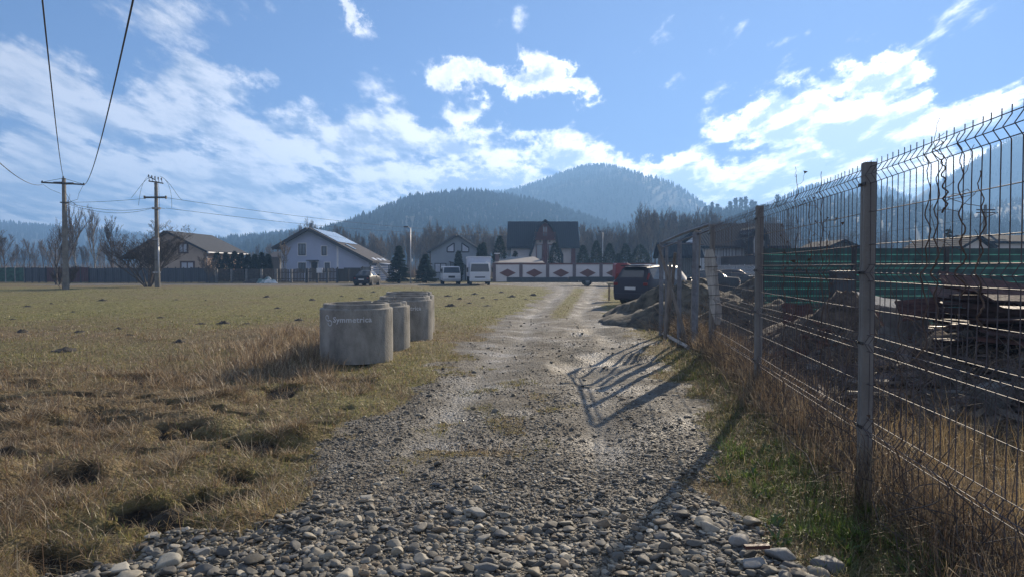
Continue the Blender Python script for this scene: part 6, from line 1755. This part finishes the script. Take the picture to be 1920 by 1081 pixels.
r = np.random.default_rng(5)
nx_ = 1100; xx = r.uniform(-8.5, -1.9, nx_); yy = 2.6+7.5*r.random(nx_)
k = (fbm(xx/.8, yy/.8, 3, 90) > .50) & (road_mask(xx, yy) < .2); xx, yy = xx[k], yy[k]
clumps('dry_tussocks', 'longer flattened dry straw tussocks in the near left meadow', xx, yy, 90, .10, .27, .06, STR, 12, leanm=1.0, w=.0036)
nx_ = 380; yy = 8.8+6*r.random(nx_); xx = -yy*(.27+.26*r.random(nx_)**1.3)
k = fbm(xx/1.3+3, yy/1.3, 3, 91) > .47; xx, yy = xx[k], yy[k]
clumps('dry_weeds', 'upright reddish dry weeds left of the concrete rings', xx, yy, 22, .08, .36, .16, RED+STR, 13, leanm=.6, w=.0036, bendm=.4)
nx_ = 160; yy = 10.2+6*r.random(nx_); xx = WX(590, 1)*yy+ (r.random(nx_)-.75)*1.6
clumps('dry_weeds', 'dry weeds growing against the foot of the concrete rings', xx, yy, 30, .12, .42, .08, RED+STR, 14, leanm=.3, w=.004)
# fence foot
nx_ = 620; yy = 1.6+15*r.random(nx_)**1.2; xx = fx(yy)+r.normal(.04, .16, nx_)
clumps('fence_grass', 'tall dry golden grass growing through the foot of the wire fence', xx, yy, 30, .14, .60, .09, FEN, 15, leanm=.32, w=.0034, bendm=.6)
nx_ = 300; yy = 2.0+4.2*r.random(nx_); xx = fx(yy)+.15+r.random(nx_)*(1.0+yy*.35)
clumps('yard_grass', 'tall golden grass in the yard right behind the wire fence', xx, yy, 44, .18, .60, .09, [(.36,.26,.12),(.28,.19,.085),(.42,.32,.17),(.16,.11,.06),(.10,.075,.045)], 16, leanm=.35, w=.0036, bendm=.7)
nx_ = 900; yy = 6+15*r.random(nx_); xx = fx(yy)+.1+r.random(nx_)*3.6
clumps('yard_weeds', 'brown dead weeds over the mounds behind the wire fence', xx, yy, 26, .12, .50, .12, FEN, 17, leanm=.3, w=.004)
nx_ = 420; yy = 3.4+9*r.random(nx_); xx = fx(yy)-.12-np.abs(r.normal(0, .42, nx_))
k = road_mask(xx, yy) < .35; xx, yy = xx[k], yy[k]
clumps('green_grass', 'fresh green grass tufts on the verge between gravel and wire fence', xx, yy, 60, .04, .15, .08, [(.09,.12,.024),(.14,.165,.04),(.05,.07,.016),(.22,.205,.07),(.32,.25,.13),(.16,.115,.06)], 18, leanm=.7, w=.0042, bendm=.8)
nx_ = 520; yy = 5.2+7.5*r.random(nx_); xx = -.3+r.normal(0, .55, nx_); k = (road_mask(xx, yy) < .8) & (fbm(xx*1.8, yy*1.8, 3, 97) > .47); xx, yy = xx[k], yy[k]
clumps('green_grass', 'small yellow green tufts in the middle of the gravel track', xx, yy, 50, .02, .07, .09, [(.18,.18,.045),(.26,.23,.07),(.32,.26,.13)], 19, leanm=.6, w=.004)
nx_ = 130; xx = r.uniform(1.6, 2.35, nx_); yy = r.uniform(3.3, 6.2, nx_); k = (fbm(xx*2.5, yy*2.5, 3, 98) > .5) & (road_mask(xx, yy) < .4); xx, yy = xx[k], yy[k]
clumps('green_grass', 'vivid green grass and clover clumps beside the cobbles at the right', xx, yy, 60, .04, .13, .06, [(.12,.19,.03),(.16,.22,.045),(.08,.13,.02)], 23, leanm=.5, w=.005)
# a few tall thin dead stalks
nx_ = 170; xx = r.uniform(-8, -1.9, nx_); yy = 3+10*r.random(nx_); k = road_mask(xx, yy) < .1; xx, yy = xx[k], yy[k]
blades('dead_stalks', 'thin upright dead weed stalks standing above the near meadow', xx, yy, r.uniform(.25, .75, len(xx)), r.uniform(0, .3, len(xx)), r.uniform(-.1, .2, len(xx)), np.full(len(xx), .005), (.13, .085, .055), seed=77, cat='weeds')
# broad leaf weeds at the verge
def rosette(name, label, pts, seed, col):
    r = np.random.default_rng(seed); X = []; Y = []
    for (a, b) in pts: X += [a]*26; Y += [b]*26
    X = np.array(X)+r.normal(0, .05, len(X)); Y = np.array(Y)+r.normal(0, .05, len(Y)); n = len(X)
    blades(name, label, X, Y, r.uniform(.05, .13, n), r.uniform(.5, 1.3, n), r.uniform(.1, .7, n), np.full(n, .026), col, seed=seed, cat='weeds')
rosette('broadleaf_weeds', 'dark green broad leaved weeds by the cobbles near the first fence post', [(1.75, 3.75), (1.95, 3.9), (1.7, 4.3), (2.0, 4.5), (1.8, 4.8), (1.6, 4.0), (2.1, 3.6), (1.9, 5.3), (2.2, 5.8), (1.65, 5.2)], 21, (.07, .12, .03))

# ================================================================ gravel
def ico(sub):
    bm = bmesh.new(); bmesh.ops.create_icosphere(bm, subdivisions=sub, radius=1.0)
    V = np.array([v.co[:] for v in bm.verts]); T = np.array([[v.index for v in f.verts] for f in bm.faces]); bm.free(); return V, T
def pebble_protos(sub, k, seed):
    V, T = ico(sub); r = np.random.default_rng(seed); out = []
    for i in range(k):
        P = V.copy()
        for _ in range(9):
            d = r.normal(0, 1, 3); d /= np.linalg.norm(d); h = r.uniform(.42, .85); s = P@d; ex = np.maximum(s-h, 0); P -= np.outer(ex*.93, d)
        P *= np.array([1.0, r.uniform(.5, .9), r.uniform(.26, .55)]); out.append(P)
    return out, T
M_peb, nt_, b_ = nmat('pebble_stone')
a_ = nt_.nodes.new('ShaderNodeAttribute'); a_.attribute_name = 'col'
n_ = nt_.nodes.new('ShaderNodeTexNoise'); n_.inputs['Scale'].default_value = 60; n_.inputs['Detail'].default_value = 6
tcn = nt_.nodes.new('ShaderNodeTexCoord'); nt_.links.new(tcn.outputs['Object'], n_.inputs['Vector'])
mr_ = nt_.nodes.new('ShaderNodeMapRange'); mr_.inputs[3].default_value = .6; mr_.inputs[4].default_value = 1.4; nt_.links.new(n_.outputs['Fac'], mr_.inputs[0])
vm_ = nt_.nodes.new('ShaderNodeVectorMath'); vm_.operation = 'SCALE'; nt_.links.new(a_.outputs['Color'], vm_.inputs[0]); nt_.links.new(mr_.outputs[0], vm_.inputs['Scale'])
nt_.links.new(vm_.outputs[0], b_.inputs['Base Color']); b_.inputs['Roughness'].default_value = .72; b_.inputs['Specular IOR Level'].default_value = .35
bp_ = nt_.nodes.new('ShaderNodeBump'); bp_.inputs['Strength'].default_value = .35; bp_.inputs['Distance'].default_value = .004; nt_.links.new(n_.outputs['Fac'], bp_.inputs['Height']); nt_.links.new(bp_.outputs[0], b_.inputs['Normal'])
SCOL = [(.17,.155,.125),(.12,.112,.095),(.24,.215,.165),(.07,.067,.06),(.34,.31,.25),(.16,.125,.085),(.11,.11,.105),(.21,.18,.13),(.085,.078,.063),(.145,.133,.11)]
def stones(name, label, x, y, s, sub, seed, zoff=.25, tilt=.28):
    r = np.random.default_rng(seed); n = len(x); PR, T = pebble_protos(sub, 14, seed); k = r.integers(0, 14, n); nv = len(PR[0])
    PR = np.stack(PR); B = PR[k]*s[:, None, None]
    az = r.uniform(0, 6.283, n); tx = r.normal(0, tilt, n)
    c, sn = np.cos(tx), np.sin(tx); Yr = B[:, :, 1]*c[:, None]-B[:, :, 2]*sn[:, None]; Zr = B[:, :, 1]*sn[:, None]+B[:, :, 2]*c[:, None]
    c, sn = np.cos(az), np.sin(az); Xr = B[:, :, 0]*c[:, None]-Yr*sn[:, None]; Yr2 = B[:, :, 0]*sn[:, None]+Yr*c[:, None]
    z = H(x, y)+s*zoff*r.uniform(.2, 1.3, n)
    V = np.stack([Xr+x[:, None], Yr2+y[:, None], Zr+z[:, None]], 2).reshape(-1, 3)
    TT = (T[None]+(np.arange(n)*nv)[:, None, None]).reshape(-1, 3)
    col = pick(r, n, SCOL)*r.uniform(.75, 1.25, n)[:, None]
    print(name, n, len(TT))
    return tag(np_mesh(name, V, TT, M_peb, col=np.repeat(col, nv, 0), smooth=True), label, 'gravel', kind='stuff')
r = np.random.default_rng(50)
def cobble_zone(x, y):   # 1 where the coarse river cobbles lie
    e = 4.85+.25*np.sin(x*2.1)+.9*sstep(x, .7, 1.7)+1.1*(fbm(x*1.6, y*1.6, 3, 60)-.5)
    return sstep(e-y, -.75, .35)
n = 74000; x = r.uniform(-3.2, 3.0, n); y = 2.45+(6.6-2.45)*r.random(n)**1.3
rmv = road_mask(x, y); k = (rmv > .36+.25*(r.random(n)-.5)) & (cobble_zone(x, y) > r.random(n)) & (x < fx(y)-.15); x, y = x[k], y[k]
s = np.exp(r.normal(math.log(.0145), .50, len(x))); s = np.clip(s, .008, .07)
s = s*(1-.35*sstep(y, 3.9, 5.2))*(1+.35*sstep(x, .8, 2.0))
o1 = s < .032; o0 = s < .014; o1 = o1 & ~o0
stones('gravel', 'smallest grey pebbles filling the gaps of the foreground gravel', x[o0], y[o0], s[o0], 1, 55)
stones('gravel', 'coarse grey river pebbles spread across the foreground', x[o1], y[o1], s[o1], 2, 51)
stones('cobbles', 'larger flat river cobbles lying among the pebbles in the foreground', x[s >= .032], y[s >= .032], s[s >= .032], 3, 52, zoff=.35, tilt=.3)
n = 52000; y = 3.6*np.exp(r.random(n)*math.log(16/3.6)); x = np.interp(y, RY, RXL)-.3+(np.interp(y, RY, RXR)-np.interp(y, RY, RXL)+.6)*r.random(n)
rmv = road_mask(x, y); dn = .10+.80*sstep(fbm(x*.9, y*.9, 3, 64), .42, .56)
k = (rmv > .3) & (r.random(n) < dn*(1-.85*np.clip(rut_f(x, y), 0, 1))*(1-.75*sstep(y, 8, 12))) & (cobble_zone(x, y) < .97); x, y = x[k], y[k]
s = np.clip(np.exp(r.normal(math.log(.0095), .45, len(x))), .005, .035)*(1+.03*(y-4))
stones('fine_gravel', 'fine grey gravel strewn over the track beyond the cobbles', x, y, s, 1, 53, zoff=.3)
n = 260; x = r.uniform(-2, 3, n); y = 4.5+18*r.random(n)**1.5; k = road_mask(x, y) > .6; x, y = x[k], y[k]
stones('loose_stones', 'scattered loose stones lying on the muddy track', x, y, r.uniform(.02, .055, len(x)), 2, 54, zoff=.3)
# single stones at the edge
PR, T = pebble_protos(3, 6, 99)
for i, (px, py, s, c, lb) in enumerate([(212,1074,.085,(.33,.31,.26),'large smooth pale stone at the bottom edge where straw meets gravel'),(305,1062,.085,(.28,.265,.22),'flat elongated pale stone right of the big smooth one at the bottom left'),(370,1040,.06,(.26,.25,.22),'rounded grey stone at the left rim of the gravel'),(1395,1022,.085,(.23,.22,.20),'wide flat grey stone at the right side of the cobbles'),(1470,1040,.10,(.20,.20,.19),'large angular dark grey stone at the foot of the green verge'),(1420,1060,.10,(.25,.245,.23),'big pale grey boulder like stone at the bottom right'),(1560,1055,.12,(.13,.13,.125),'darkest large stone half in shade below the first fence post'),(892,964,.075,(.26,.25,.22),'large flat stone in the middle of the cobbles')]):
    Y = (CAMZ)*F/(py-501); xx = WX(px, Y); P_ = PR[i % 6]*s*np.array([1, 1, 1.15])
    o = np_mesh('stone', P_, T, M_peb, col=np.repeat(np.array([c]), len(P_), 0), smooth=True); o.location = (xx, Y, H1(xx, Y)+s*.28); o.rotation_euler = (0, 0, i*1.3+.2)
    tag(o, lb, 'stone')
t = plate('wooden_bit', 'short reddish piece of wood beside the verge near the stones', 'wood', (WX(1425, 3.75), 3.75, .05), (.14, .03, .02), RZ(5), M_rust)

# ================================================================ air
HZ = bpy.data.materials.new('haze_air'); HZ.use_nodes = True; nt = HZ.node_tree; nt.nodes.clear()
pv = nt.nodes.new('ShaderNodeVolumePrincipled'); pv.inputs['Density'].default_value = HAZE_D
pv.inputs['Color'].default_value = (*HAZE_C, 1); pv.inputs['Anisotropy'].default_value = .25
ou = nt.nodes.new('ShaderNodeOutputMaterial'); nt.links.new(pv.outputs[0], ou.inputs['Volume'])
m = MB(); m.bb(-2100, 2100, -320, 1900, -8, 196); hz_ = m.build('haze', HZ); tag(hz_, 'thin pale blue haze filling the valley air', 'haze', kind='stuff')
print('objects', len(bpy.data.objects))
